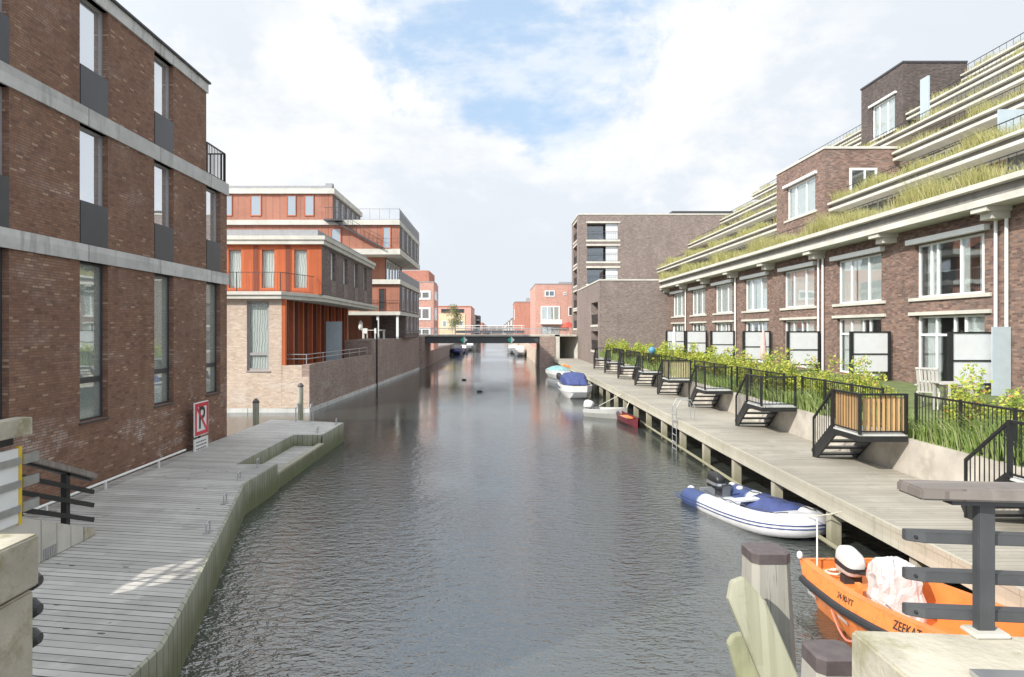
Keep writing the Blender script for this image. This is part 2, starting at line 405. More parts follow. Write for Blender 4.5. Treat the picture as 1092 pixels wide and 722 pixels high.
def thing(name, label, cat, loc, group=None):
    o = bpy.data.objects.new(name, None); C.objects.link(o); o.empty_display_size = .3
    o.location = loc; ORIG[o.name] = tuple(loc)
    o['label'] = label; o['category'] = cat
    if group: o['group'] = group
    return o
def tag(o, label, cat, group=None, kind=None):
    o['label'] = label; o['category'] = cat
    if group: o['group'] = group
    if kind: o['kind'] = kind
    return o
def struct(o):
    o['kind'] = 'structure'
    return o
def one(mb, name, m, label, cat, loc=None, group=None, kind=None, **kw):
    """a thing that is one mesh; origin moved to its base"""
    xs = [v[0] for v in mb.v]; ys = [v[1] for v in mb.v]; zs = [v[2] for v in mb.v]
    loc = loc or ((min(xs) + max(xs)) / 2, (min(ys) + max(ys)) / 2, min(zs))
    mb.v = [(x - loc[0], y - loc[1], z - loc[2]) for x, y, z in mb.v]
    o = mb.build(name, m, None, **kw); o.location = loc
    return tag(o, label, cat, group, kind)
def copy_tree(o, parent=None):
    c = o.copy(); C.objects.link(c)
    if parent is not None: c.parent = parent
    for ch in list(o.children): copy_tree(ch, c)
    return c

# -------------------------------------------------- wall planes: 'x' wall at x=c (u is y), 'y' wall at y=c (u is x)
def W(pl, c, sg, u, d, z): return (c + sg * d, u, z) if pl == 'x' else (u, c + sg * d, z)
def wbox(mb, pl, c, sg, u0, u1, d0, d1, z0, z1):
    a = W(pl, c, sg, u0, d0, z0); b = W(pl, c, sg, u1, d1, z1); return mb.box(*a, *b)
def facade(mb, pl, c, sg, u0, u1, z0, z1, holes=(), depth=.15):
    us = sorted({u0, u1, *[q for h in holes for q in h[:2] if u0 < q < u1]}); zs = sorted({z0, z1, *[q for h in holes for q in h[2:4] if z0 < q < z1]})
    def quad(p):
        mb.poly(p)
    for i in range(len(us) - 1):
        for j in range(len(zs) - 1):
            mu = (us[i] + us[i + 1]) / 2; mz = (zs[j] + zs[j + 1]) / 2
            if any(h[0] < mu < h[1] and h[2] < mz < h[3] for h in holes): continue
            q = [W(pl, c, sg, us[i], 0, zs[j]), W(pl, c, sg, us[i + 1], 0, zs[j]), W(pl, c, sg, us[i + 1], 0, zs[j + 1]), W(pl, c, sg, us[i], 0, zs[j + 1])]
            if (pl == 'x') == (sg < 0): q = q[::-1]
            quad(q)
    for a, b, zl, zh in [h[:4] for h in holes]:
        for (ua, za, ub, zb) in ((a, zl, b, zl), (a, zh, b, zh), (a, zl, a, zh), (b, zl, b, zh)):
            quad([W(pl, c, sg, ua, 0, za), W(pl, c, sg, ub, 0, zb), W(pl, c, sg, ub, -depth - .1, zb), W(pl, c, sg, ua, -depth - .1, za)])
def window(parent, pl, c, sg, u0, u1, z0, z1, depth=.13, fw=.06, ft=.07, mull=(), trans=(), fm='white_frame', pm='glass', curtain=None, back='interior_mid', room=.5, panel=None, sill=None, sillm='concrete_w', mw=None, name='window', cur=None):
    """recessed window: frame mesh is the part; pane, curtain, sill, panel are sub-parts"""
    mw = mw or fw
    f = MB(); d0, d1 = -depth - ft, -depth
    zb = z0
    if panel: zb = z0 + panel[0]
    wbox(f, pl, c, sg, u0, u0 + fw, d0, d1, zb, z1); wbox(f, pl, c, sg, u1 - fw, u1, d0, d1, zb, z1)
    wbox(f, pl, c, sg, u0 + fw, u1 - fw, d0, d1, zb, zb + fw); wbox(f, pl, c, sg, u0 + fw, u1 - fw, d0, d1, z1 - fw, z1)
    ms = sorted(u0 + (u1 - u0) * q for q in mull)
    for q in ms: wbox(f, pl, c, sg, q - mw / 2, q + mw / 2, d0 + .005, d1 - .004, zb + fw, z1 - fw)
    edges = [u0 + fw] + [q for k in ms for q in (k - mw / 2, k + mw / 2)] + [u1 - fw]
    for q in trans:
        zz = zb + (z1 - zb) * q
        for k in range(0, len(edges), 2): wbox(f, pl, c, sg, edges[k], edges[k + 1], d0 + .007, d1 - .006, zz - mw / 2, zz + mw / 2)
    fo = f.build(name, fm, parent)
    p = MB(); wbox(p, pl, c, sg, u0 + fw * .6, u1 - fw * .6, d0 + .02, d0 + .035, zb + fw * .6, z1 - fw * .6); p.build('pane', pm, fo)
    if curtain:
        q = MB(); spans = cur or [(0, 1)]
        for a, b in spans: wbox(q, pl, c, sg, u0 + .02 + (u1 - u0 - .04) * a, u0 + .02 + (u1 - u0 - .04) * b, d0 - .045, d0 - .03, zb + .03, z1 - .03)
        q.build('curtain', curtain, fo)
    if back:
        q = MB()
        a, b = u0 - .002, u1 + .002
        dd = d0 - room
        q.poly([W(pl, c, sg, a, dd, zb), W(pl, c, sg, b, dd, zb), W(pl, c, sg, b, dd, z1), W(pl, c, sg, a, dd, z1)])
        for (ua, za, ub, zb2) in ((a, zb, b, zb), (a, z1, b, z1), (a, zb, a, z1), (b, zb, b, z1)):
            q.poly([W(pl, c, sg, ua, d0 - .12, za), W(pl, c, sg, ub, d0 - .12, zb2), W(pl, c, sg, ub, dd, zb2), W(pl, c, sg, ua, dd, za)])
        q.build('room_recess', back, fo)
    if panel:
        q = MB(); wbox(q, pl, c, sg, u0 + .015, u1 - .015, -.06, panel[2], z0 + .012, z0 + panel[0]); q.build('spandrel_panel', panel[1], fo)
    if sill:
        q = MB(); wbox(q, pl, c, sg, u0 - sill[0], u1 + sill[0], -depth - .02, sill[1], z0 - sill[2], z0 - .003); q.build('sill', sillm, fo)
    return fo
def flatwin(parent, pl, c, sg, u0, u1, z0, z1, fm='white_frame', pm='glass_dark', fw=.1, mull=(), out=.06, back='interior'):
    """far window: a frame proud of the wall with its pane set in"""
    f = MB()
    wbox(f, pl, c, sg, u0, u0 + fw, -.05, out, z0, z1); wbox(f, pl, c, sg, u1 - fw, u1, -.05, out, z0, z1)
    wbox(f, pl, c, sg, u0 + fw, u1 - fw, -.05, out, z0, z0 + fw); wbox(f, pl, c, sg, u0 + fw, u1 - fw, -.05, out, z1 - fw, z1)
    for q in mull:
        uu = u0 + (u1 - u0) * q; wbox(f, pl, c, sg, uu - fw * .4, uu + fw * .4, -.05, out - .01, z0 + fw, z1 - fw)
    fo = f.build('window', fm, parent)
    p = MB(); wbox(p, pl, c, sg, u0 + fw, u1 - fw, .004, .02, z0 + fw, z1 - fw); p.build('pane', pm, fo)
    return fo
def railing(mb_rail, mb_bal, p0, p1, h=1.0, step=.11, r=.012, rail=.04, z2=None, posts=True, low=.06):
    """top rail, bottom rail and balusters between two base points"""
    p0 = Vector(p0); p1 = Vector(p1); L = (p1 - p0).length; n = max(1, int(L / step)); up = Vector((0, 0, h))
    mb_rail.bar(p0 + up, p1 + up, rail, rail)
    if low: mb_rail.bar(p0 + Vector((0, 0, low)), p1 + Vector((0, 0, low)), rail * .7, rail * .7)
    for k in range(1, n):
        p = p0.lerp(p1, k / n); mb_bal.bar(p + Vector((0, 0, low)), p + up * .985, r * 1.6, r * 1.6)
# ------------------------------------------------------------------ setting: water, ground
w = MB(); w.poly([(-60, -30, 0), (60, -30, 0), (60, 1500, 0), (-60, 1500, 0)])
struct(w.build('canal_water', 'water'))
g = MB()
g.poly([(-3000, 35.6, 1.6), (-10.2, 35.6, 1.6), (-8.7, 74, 1.6), (-9.0, 1200, 1.6), (-3000, 1200, 1.6)])
g.poly([(9.3, 77.5, 1.0), (3000, 77.5, 1.0), (3000, 1200, 1.0), (8.9, 1200, 1.0)])
g.poly([(15.5, -40, 1.6), (3000, -40, 1.6), (3000, 77.5, 1.6), (15.5, 77.5, 1.6)])
g.poly([(-3000, -40, 1.5), (-9.4, -40, 1.5), (-9.4, 22.6, 1.5), (-3000, 22.6, 1.5)])
g.poly([(-3000, 1200, 1.3), (3000, 1200, 1.3), (3000, 4000, 1.3), (-3000, 4000, 1.3)])
struct(g.build('ground', 'ground'))
g = MB(); g.box(-9.0, -7, H - 1.85, 9.0, 2.2, H - 1.62)
struct(g.build('bridge_road', 'asphalt'))

# ------------------------------------------------------------------ near left: brown brick apartment block
T = thing('apartment_building', 'brown brick apartment block with concrete bands and tall slim windows beside the wooden deck', 'building', (-15, 12, 0))
XL = -9.1
cols = [14.89 + 3.24 * k for k in range(-2, 3)]
YN = 7.2
zb1, zt1 = H + 1.52, H + 1.89
zb2, zt2 = H + 4.53, H + 4.92
zb3 = H + 7.42
holes_g = [(y, y + 1.08, H - 2.03, zb1) for y in cols]
holes_1 = [(y, y + 1.08, zt1, zb2) for y in cols]
holes_2 = [(y, y + 1.08, zt2, zb3) for y in cols if y < 21]
mb = MB()
facade(mb, 'x', XL, 1, YN, 23.0, -1.0, zt2 - .01, holes_g + holes_1)
facade(mb, 'x', XL, 1, YN, 21.37, zt2 - .01, H + 7.6, holes_2)
mb.poly([(XL, 23, -1), (-24, 23, -1), (-24, 23, zt2 - .01), (XL, 23, zt2 - .01)])
mb.poly([(XL, 21.37, zt2), (-24, 21.37, zt2), (-24, 21.37, H + 7.6), (XL, 21.37, H + 7.6)])
mb.poly([(-24, YN, -1), (XL, YN, -1), (XL, YN, H + 7.6), (-24, YN, H + 7.6)])
mb.poly([(-24, YN, -1), (-24, YN, H + 7.6), (-24, 23, H + 7.6), (-24, 23, -1)])
mb.build('wall', 'brick_brown', T)
mb = MB(); mb.box(-24, YN + .004, zb1, XL + .05, 23.05, zt1); mb.build('concrete_band', 'concrete', T)
mb = MB(); mb.box(-24, YN + .004, zb2, XL + .05, 23.05, zt2); mb.build('concrete_band', 'concrete', T)
mb = MB(); mb.box(-24, YN + .004, zb3, XL + .05, 21.42, H + 7.72); mb.build('cornice', 'concrete', T)
mb = MB(); mb.box(-24.05, YN + .004, H + 7.722, XL + .11, 21.48, H + 7.78); mb.build('roof_edge', 'roof_dark', T)
# open stair gallery next to the block (beyond the photo's left edge): a free-standing brick wall with one barred opening
oy0, oy1, oz0, oz1 = 5.75, 6.85, 4.28, 5.30
mb = MB(); gx0, gx1 = XL - .14, XL
mb.box(gx0, 1.0, -1.0, gx1, oy0, H + 7.7); mb.box(gx0, oy1, -1.0, gx1, YN - .004, H + 7.7)
mb.box(gx0, oy0, -1.0, gx1, oy1, oz0); mb.box(gx0, oy0, oz1, gx1, oy1, H + 7.7)
gw = mb.build('added_shade_wall', 'brick_brown', T)
mb = MB(); gx = XL - .07
for a, b in (((oy0, oz0 + .30), (oy1, oz0 + .42)), ((oy0, oz0 + .62), (oy1, oz0 + .70)), ((oy0 + .50, oz0), (oy0 + .62, oz1)), ((oy0, oz1 - .05), (oy0 + .5, oz0 + .5))):
    mb.bar((gx, *a), (gx, *b), .05, .05)
mb.build('added_sun_patch_bars', 'panel', gw)
for i, y in enumerate(cols):
    y1 = y + 1.08
    window(T, 'x', XL, 1, y, y1, H - 2.03, zb1 - .004, fm='panel', pm='glass_green', fw=.05, trans=(.255,), mw=.13, curtain='curtain', cur=[(0, .55), (.62, 1)] if i % 2 else [(0, .8)], room=.5, sill=(.03, .03, .04), sillm='panel')
    window(T, 'x', XL, 1, y, y1, zt1 + .004, zb2 - .004, fm='grey_frame', pm='glass_mirror', fw=.045, curtain='curtain', room=.35, panel=(.95, 'panel', .012))
    if y < 21: window(T, 'x', XL, 1, y, y1, zt2 + .004, zb3 - .004, fm='grey_frame', pm='glass_mirror', fw=.045, curtain='curtain', room=.35, panel=(.9, 'panel', .012))
ra, ba = MB(), MB()
railing(ra, ba, (XL - .05, 21.5, zt2), (XL - .05, 22.95, zt2), 1.0, .12)
railing(ra, ba, (XL - .05, 22.95, zt2), (-14, 22.95, zt2), 1.0, .12)
for y in (21.5, 22.95): ra.bar((XL - .05, y, zt2), (XL - .05, y, zt2 + 1.0), .05, .05)
o = ra.build('roof_railing', 'black', T); ba.build('baluster', 'black', o)
mb = MB(); mb.tube([(XL - .35, 21.75, zt2), (XL - .35, 21.75, zt2 + .3)], [.13, .17], 10)
pot = thing('plant_pot', 'dark plant pot behind the roof railing of the brown brick block', 'plant pot', (XL - .35, 21.75, zt2))
mb.build('pot', 'black', pot)
mb = MB()
for k in range(60):
    a = random.uniform(0, 6.28); q = random.uniform(0, .2); z = zt2 + .3 + random.uniform(0, .25)
    c = Vector((XL - .35 + q * math.cos(a), 21.75 + q * math.sin(a), z)); d = Vector((random.uniform(-1, 1), random.uniform(-1, 1), random.uniform(-.3, 1))) * .06
    e = Vector((random.uniform(-1, 1), random.uniform(-1, 1), 0)) * .04
    mb.poly([c - d, c + e, c + d, c - e])
mb.build('foliage', 'leaf_tree', pot)

# ------------------------------------------------------------------ left wooden deck with its cut-out landing step
ZL = H - 3.54
T = thing('wooden_deck', 'weathered grey plank deck along the brown brick wall with a cut-out step', 'deck', (-6, 14, 0))
outer = [(-9.06, 3.0), (-3.78, 3.0), (-3.78, 7.6), (-4.3, 9.7), (-5.86, 15.7), (-5.84, 18.0), (-6.9, 18.0), (-6.9, 23.1), (-5.93, 23.1), (-5.9, 26.0), (-8.95, 27.1), (-9.0, 22.9)]
mb = MB(); mb.prism(outer, ZL - .06, ZL); mb.build('planking', 'deck_left', T)
mb = MB(); mb.prism([(-6.9, 18.0), (-5.95, 18.0), (-5.95, 23.1), (-6.9, 23.1)], ZL - .44, ZL - .38); mb.build('lower_step', 'deck_left', T)
mb = MB()
def skirt(p, q, z1, z0=-.35, th=.06):
    d = Vector((q[0] - p[0], q[1] - p[1], 0)).normalized(); n = Vector((d.y, -d.x, 0)) * th
    mb.prism([(p[0], p[1]), (q[0], q[1]), (q[0] + n.x, q[1] + n.y), (p[0] + n.x, p[1] + n.y)], z0, z1)
for p, q in ((1, 2), (2, 3), (3, 4), (4, 5), (8, 9), (9, 10)): skirt(outer[p], outer[q], ZL + .012)
skirt((-5.90, 18.0), (-5.93, 23.1), ZL - .33)
mb.build('fascia', 'fascia', T)
mb = MB(); skirt((-6.9, 18.0), (-6.9, 23.1), ZL - .003, ZL - .38, .03); skirt((-6.88, 23.1), (-5.95, 23.1), ZL - .003, ZL - .38, .03); mb.build('step_riser', 'fascia', T)
mb = MB(); mb.box(-6.02, 18.0, ZL - .33, -5.84, 23.05, ZL - .27); mb.build('step_curb', 'beam', T)
# little bent-pipe mooring cleats
for k, (x, y, lab) in enumerate([(-5.05, 11.93, 'nearest bent steel mooring hoop on the left deck edge'), (-5.55, 13.93, 'steel mooring hoop at the bend of the left deck edge'), (-6.08, 16.1, 'steel mooring hoop on the deck just past the bend of its edge'),
                     (-6.2, 17.7, 'steel mooring hoop on the deck right before the cut-out step'), (-6.2, 23.6, 'steel mooring hoop just behind the cut-out step'), (-6.05, 25.7, 'short steel mooring hoop on the far outer corner of the left deck')]):
    mb = MB(); a, b = (x, y - .07, ZL), (x, y + .07, ZL)
    mb.tube([a, (x, y - .07, ZL + .17), (x, y - .05, ZL + .2), (x, y + .05, ZL + .2), (x, y + .07, ZL + .17), b], .014, 8)
    mb.box(x - .05, y - .11, ZL + .001, x + .05, y + .11, ZL + .012)
    one(mb, 'mooring_hoop', 'steel', lab, 'mooring hoop', group='mooring hoops on the left deck')
# ladder hoops at the far end
mb = MB()
for x in (-7.75, -7.2):
    mb.tube([(x, 26.3, ZL), (x, 26.3, ZL + .55), (x, 26.4, ZL + .66), (x, 26.6, ZL + .66), (x, 26.72, ZL + .55), (x, 26.72, -.4)], .022, 8)
for z in (.05, .3, .55): mb.tube([(-7.75, 26.72, z), (-7.2, 26.72, z)], .016, 6)
one(mb, 'swim_ladder', 'steel', 'steel ladder with hoop handles at the far end of the left deck', 'ladder')
# mooring posts behind the deck
for x, y, zt, lab in ((-10.1, 28.6, H - (428 - 352) / F * 28.6, 'grey mooring post with dark cap in the water beside the brown brick block'), (-9.15, 31.8, H - (411 - 352) / F * 31.8, 'grey mooring post with dark cap in front of the beige brick quay, behind the ladder')):
    t = thing('mooring_post', lab, 'mooring post', (x, y, 0), 'mooring posts behind the left deck')
    mb = MB(); mb.tube([(x, y, -.8), (x, y, zt - .06)], .13, 12); mb.build('post', 'pile', t)
    mb = MB(); mb.tube([(x, y, zt - .06), (x, y, zt), (x, y, zt + .12)], [.145, .145, .05], 12); mb.build('cap', 'cap', t)
# low pipe rail at the wall foot
t = thing('pipe_rail', 'low pale pipe rail running along the foot of the brown brick wall', 'pipe rail', (-8.7, 15, ZL))
mb = MB(); mb.tube([(-8.72, 12.6, ZL + .16), (-8.72, 19.1, ZL + .19)], .028, 8); mb.build('pipe', 'white', t)
for y in (13.2, 15.2, 17.6): mb = MB(); mb.box(-8.745, y - .02, ZL, -8.695, y + .02, ZL + .17); mb.build('stand', 'white', t)

# ------------------------------------------------------------------ no-mooring sign
def text_mesh(s, size, mp, name, m, parent, extrude=.002, font_shear=0):
    cu = bpy.data.curves.new('t', 'FONT'); cu.body = s; cu.size = size; cu.extrude = 0; cu.offset = .012 * size; cu.align_x = 'CENTER'; cu.align_y = 'CENTER'
    ob = bpy.data.objects.new('t', cu); C.objects.link(ob)
    dg = bpy.context.evaluated_depsgraph_get(); me = bpy.data.meshes.new_from_object(ob.evaluated_get(dg))
    mb = MB(); mb.v = [tuple(mp(v.co.x, v.co.y)) for v in me.vertices]; mb.f = [tuple(p.vertices) for p in me.polygons]
    bpy.data.objects.remove(ob); bpy.data.curves.remove(cu); bpy.data.meshes.remove(me)
    return mb.build(name, m, parent)
ysg, xs, sg_w = 19.85, -8.78, .95
t = thing('mooring_sign', 'red and white no-mooring sign with a struck-out black P by the brick wall', 'sign', (xs, ysg + .5, ZL))
zt = H - (428 - 352) / F * 20.4; z0 = zt - 1.0
mb = MB(); mb.box(xs - .05, ysg, z0, xs - .012, ysg + sg_w, zt); mb.build('sign_board', 'white', t, bevel=.008)
mb = MB(); b = .11
mb.box(xs - .012, ysg + .03, z0 + .03, xs - .006, ysg + sg_w - .03, z0 + .03 + b); mb.box(xs - .012, ysg + .03, zt - .03 - b, xs - .006, ysg + sg_w - .03, zt - .03)
mb.box(xs - .012, ysg + .03, z0 + .03 + b, xs - .006, ysg + .03 + b, zt - .03 - b); mb.box(xs - .012, ysg + sg_w - .03 - b, z0 + .03 + b, xs - .006, ysg + sg_w - .03, zt - .03 - b)
mb.build('red_border', 'red', t)
yc = ysg + sg_w / 2; zc = (z0 + zt) / 2
text_mesh('P', .92, lambda u, v: (xs - .007, yc + u * 1.0, zc + v), 'letter', 'black', t)
mb = MB(); pa = Vector((xs - .004, ysg + .12, zt - .12)); pb = Vector((xs - .004, ysg + sg_w - .12, z0 + .12)); mb.bar(pa, pb, .004, .085, up=(0, .7, .7)); mb.build('red_slash', 'red', t)
mb = MB(); mb.box(xs - .1, yc - .04, ZL - .1, xs - .055, yc + .04, zt - .1); mb.build('post', 'black', t)
mb = MB(); mb.box(xs - .05, ysg, z0 - .50, xs - .02, ysg + sg_w, z0 - .07); pl = mb.build('plaque', 'white', t)
mb = MB()
random.seed(3)
for r_ in range(3):
    y = ysg + .12
    while y < ysg + sg_w - .15:
        wd = random.uniform(.04, .13); mb.box(xs - .02, y, z0 - .19 - r_ * .1, xs - .017, min(y + wd, ysg + sg_w - .1), z0 - .155 - r_ * .1); y += wd + .03
mb.build('small_print', 'panel', pl)
random.seed(11)

# ------------------------------------------------------------------ concrete ramp and its railing down to the left deck
T = thing('concrete_ramp', 'row of pale concrete kerb blocks sloping down to the left deck', 'ramp', (-7, 10, ZL))
ys = [6.4, 7.4, 8.4, 9.4, 10.38, 10.75, 11.1, 11.45, 11.8]
for k in range(len(ys) - 1):
    ya, yb = ys[k] + .006, ys[k + 1] - .006
    zf = lambda p: min(H - 2.0, H - 2.9 - (p[1] - 10.4) * .38 + (.0 if p[1] > 9 else .0))
    mb = MB(); mb.prism([(-7.3, ya), (-6.93, ya), (-6.93, yb), (-7.3, yb)], ZL + .004, zf)
    mb.build('block', 'concrete_pier' if k == len(ys) - 2 else 'concrete_w', T, bevel=.01)
mb = MB()
mb.prism([(-8.95, 7.0), (-7.31, 7.0), (-7.31, 11.8), (-8.95, 11.8)], ZL + .004, lambda p: max(ZL + .02, H - 3.0 - (p[1] - 10.4) * .38)); mb.build('ramp_slab', 'concrete', T)
mb = MB(); y = 10.42
for k in range(6): mb.box(-6.929, y + .055 * k, ZL + .02, -6.92, y + .055 * k + .035, ZL + .19)
mb.build('drain_grate', 'grey_frame', T)
T = thing('ramp_railing', 'black railing with a worn grey handrail going down the concrete ramp to the left deck', 'railing', (-7, 11, ZL))
xr = -7.02
mb = MB(); mb.box(xr - .045, 11.05, H - 3.3, xr + .045, 11.16, H - 2.30); mb.build('post', 'black', T, bevel=.004)
sl = -.385
mb = MB(); mb.bar((xr, 9.75, H - 1.76), (xr, 11.85, H - 1.76 + 2.1 * sl + .03), .17, .10); mb.build('handrail', 'handrail', T, bevel=.012)
mb = MB(); mb.bar((xr, 9.75, H - 1.835), (xr, 11.75, H - 1.835 + 2.0 * sl + .02), .09, .03); mb.build('handrail_plate', 'black', T)
for z in (2.08, 2.31, 2.56):
    mb = MB(); mb.bar((xr + .055, 9.8, H - z), (xr + .055, 11.78, H - z + 1.98 * -.36), .04, .075); mb.build('rail', 'black', T, bevel=.004)
T = thing('gate_panel', 'white board with a yellow edge at the head of the concrete ramp', 'panel', (-6.9, 9, H - 2.8))
mb = MB(); mb.box(-6.93, 8.95, H - 2.78, -6.89, 9.83, H - 1.70); mb.build('board', 'white', T)
mb = MB(); mb.box(-6.94, 9.832, H - 2.80, -6.88, 9.89, H - 1.68); mb.build('edge_strip', 'yellow', T)
for z in (1.86, 2.19, 2.55):
    mb = MB(); mb.box(-6.888, 8.95, H - z - .075, -6.86, 9.84, H - z + .03)
    mb.box(-6.90, 9.895, H - z - .085, -6.85, 10.22, H - z + .055); mb.build('steel_strap', 'steel', T)
T = thing('bridge_handrail', 'square pale handrail end high above the ramp at the left photo edge', 'handrail', (-7, 9, H - 3))
mb = MB(); mb.box(-7.05, 8.95, H - 1.52, -6.8, 10.0, H - 1.27); mb.build('handrail', 'concrete_pier', T, bevel=.01)
mb = MB(); mb.box(-7.0, 8.95, H - 1.63, -6.87, 9.7, H - 1.525); mb.build('support_rail', 'black', T)
mb = MB(); mb.box(-7.0, 9.3, H - 2.8, -6.94, 9.36, H - 1.64); mb.build('post', 'black', T)

# ------------------------------------------------------------------ our own bridge: left and right piers, railings
T = thing('concrete_pier', 'big pale concrete bridge pier block in the near left corner', 'bridge pier', (-3, 3, 0))
mb = MB(); mb.box(-4.6, 1.2, H - 1.49, -2.68, 4.0, H - 1.19); mb.build('cap_block', 'concrete_pier', T, bevel=.012)
mb = MB(); mb.box(-4.6, 1.2, -.6, -2.70, 3.98, H - 1.51); mb.build('base_block', 'concrete_pier', T, bevel=.012)
T = thing('railing_stub', 'three dark railing ends poking out past the near left concrete pier', 'railing', (-2.9, 4.1, H - 2))
for z in (617, 647, 678):
    zz = H - (z - 352) / F * 4.15
    mb = MB(); mb.tube([(-3.6, 4.12, zz), (-2.80, 4.12, zz), (-2.755, 4.12, zz)], [.06, .06, .03], 12); mb.build('rail', 'rail_grey', T)
mb = MB(); mb.box(-3.66, 4.08, 1.5, -3.6, 4.16, H - 1.4); mb.build('post', 'rail_grey', T)

T = thing('concrete_pier', 'pale concrete bridge pier in the near right corner carrying the dark railing post', 'bridge pier', (2.4, 2, 0))
def yf(x): return 2.76 - (x - 1.43) * .09
mb = MB(); mb.prism([(1.43, .6), (5.2, .6), (5.2, yf(5.2)), (1.43, yf(1.43))], H - 1.9, H - 1.21); mb.build('pier_block', 'concrete_pier', T, bevel=.01)
mb = MB(); mb.prism([(1.50, .6), (5.2, .6), (5.2, yf(5.2) - .05), (1.50, yf(1.43) - .05)], -.5, H - 1.91); mb.build('pier_base', 'concrete_pier', T)
mb = MB(); mb.prism([(1.62, 2.0), (3.4, 1.9), (3.4, 2.28), (1.66, 2.40)], H - 1.206, H - 1.19); mb.build('cover_plate', 'steel', T)
T = thing('bridge_railing', 'dark grey bridge railing with three rails and a wide weathered handrail in the right foreground', 'railing', (1.94, 2.66, H - 1.21))
def yr(x): return 2.75 - (x - .62 - 1.0) * .115
px_ = 1.94
mb = MB(); mb.box(px_ - .034, yr(px_) - .012, H - 1.235, px_ + .034, yr(px_) + .028, H - .69); mb.build('post', 'rail_grey', T, bevel=.004)
mb = MB(); mb.box(px_ - .07, yr(px_) - .05, H - 1.209, px_ + .07, yr(px_) + .05, H - 1.19); mb.build('base_plate', 'concrete_w', T, bevel=.006)
for z in (.84, .998, 1.145):
    mb = MB(); a = Vector((1.635, yr(1.635) + .045 + .02, H - z)); b_ = Vector((4.8, yr(4.8) + .045 + .02, H - z)); d = (b_ - a).normalized()
    mb.prism([(1.672, yr(1.672) + .05), (1.73, yr(1.73) + .02), (4.8, yr(4.8) + .02), (4.8, yr(4.8) + .078), (1.672, yr(1.672) + .078)], H - z - .022, H - z + .022)
    o = mb.build('rail', 'rail_grey', T, bevel=.003)
    mb = MB(); mb.ball((1.70, yr(1.70) + .03, H - z), .007, 8, 6); mb.build('bolt', 'black', o)
mb = MB(); mb.prism([(1.655, yr(1.6) - .09), (4.8, yr(4.8) - .10), (4.8, yr(4.8) + .08), (1.655, yr(1.6) + .08)], H - .665, H - .618); mb.build('handrail', 'handrail', T, bevel=.008)
mb = MB(); mb.prism([(1.80, yr(1.8) - .03), (4.8, yr(4.8) - .03), (4.8, yr(4.8) + .03), (1.80, yr(1.8) + .03)], H - .692, H - .668); mb.build('handrail_plate', 'rail_grey', T)

# ------------------------------------------------------------------ fender piles in the water in front of the bridge
def pile(name, lab, top, bot, hw, m, cap=True, tilt=0):
    t = thing(name, lab, 'pile', (bot[0], bot[1], 0), 'fender piles in front of the bridge')
    mb = MB(); a, b = hw
    def ring(c, h, z): q = h * .3; return [(c[0] - h, c[1] - h + q, z), (c[0] - h + q, c[1] - h, z), (c[0] + h - q, c[1] - h, z), (c[0] + h, c[1] - h + q, z), (c[0] + h, c[1] + h - q, z), (c[0] + h - q, c[1] + h, z), (c[0] - h + q, c[1] + h, z), (c[0] - h, c[1] + h - q, z)]
    rs = []
    for k in range(6):
        f = k / 5; c = (bot[0] + (top[0] - bot[0]) * f + random.uniform(-.006, .006), bot[1] + (top[1] - bot[1]) * f); rs.append(ring(c, b + (a - b) * f, bot[2] + (top[2] - bot[2]) * f))
    mb.loft(rs, True); mb.build('post', m, t)
    if cap:
        mb = MB(); mb.loft([ring(top, a * 1.04, top[2] - .06), ring(top, a * 1.04, top[2] + .02), ring(top, a * .9, top[2] + .032)], True); mb.build('cap', 'cap', t)
    return t
pile('fender_pile', 'thick pale fender pile with a dark cap, the taller one standing in open water', (2.26, 5.75, H - 1.86), (2.32, 5.75, -.8), (.155, .27), 'pile')
pile('fender_pile', 'dark-capped fender pile right against the near right concrete pier', (1.92, 3.92, H - 1.86), (1.92, 3.95, -.8), (.125, .22), 'pile')
def plank(lab, p0, p1, w, th, m, tip):
    mb = MB(); p0 = Vector(p0); p1 = Vector(p1); d = (p1 - p0).normalized(); sd = Vector((d.z, 0, -d.x)).normalized() * w / 2; nn = d.cross(sd).normalized() * th / 2
    prof = [p0 - sd, p0 + sd, p1 + sd * .95 - d * tip, p1 + sd * .35, p1 - sd * .4, p1 - sd * .95 - d * tip * .5]
    n = len(prof); i = len(mb.v); mb.v += [tuple(p - nn) for p in prof] + [tuple(p + nn) for p in prof]
    mb.f.append(tuple(range(n - 1, -1, -1))); mb.f.append(tuple(range(n, 2 * n)))
    for k in range(n): mb.f.append((k, (k + 1) % n, n + (k + 1) % n, n + k))
    return one(mb, 'fender_plank', m, lab, 'plank', loc=(p0.x, p0.y, p0.z), group='leaning fender planks', bevel=.008)
def at(px, py, Y): return ((px - 530) / F * Y, Y, H - (py - 352) / F * Y)
plank('long pale plank leaning against the taller fender pile', at(905, 900, 4.9), at(786, 617, 5.3), .27, .09, 'pile_mid', .22)
plank('short algae-green plank behind the long leaning plank', at(850, 900, 5.35), at(786, 676, 5.5), .2, .09, 'pile_green', .1)
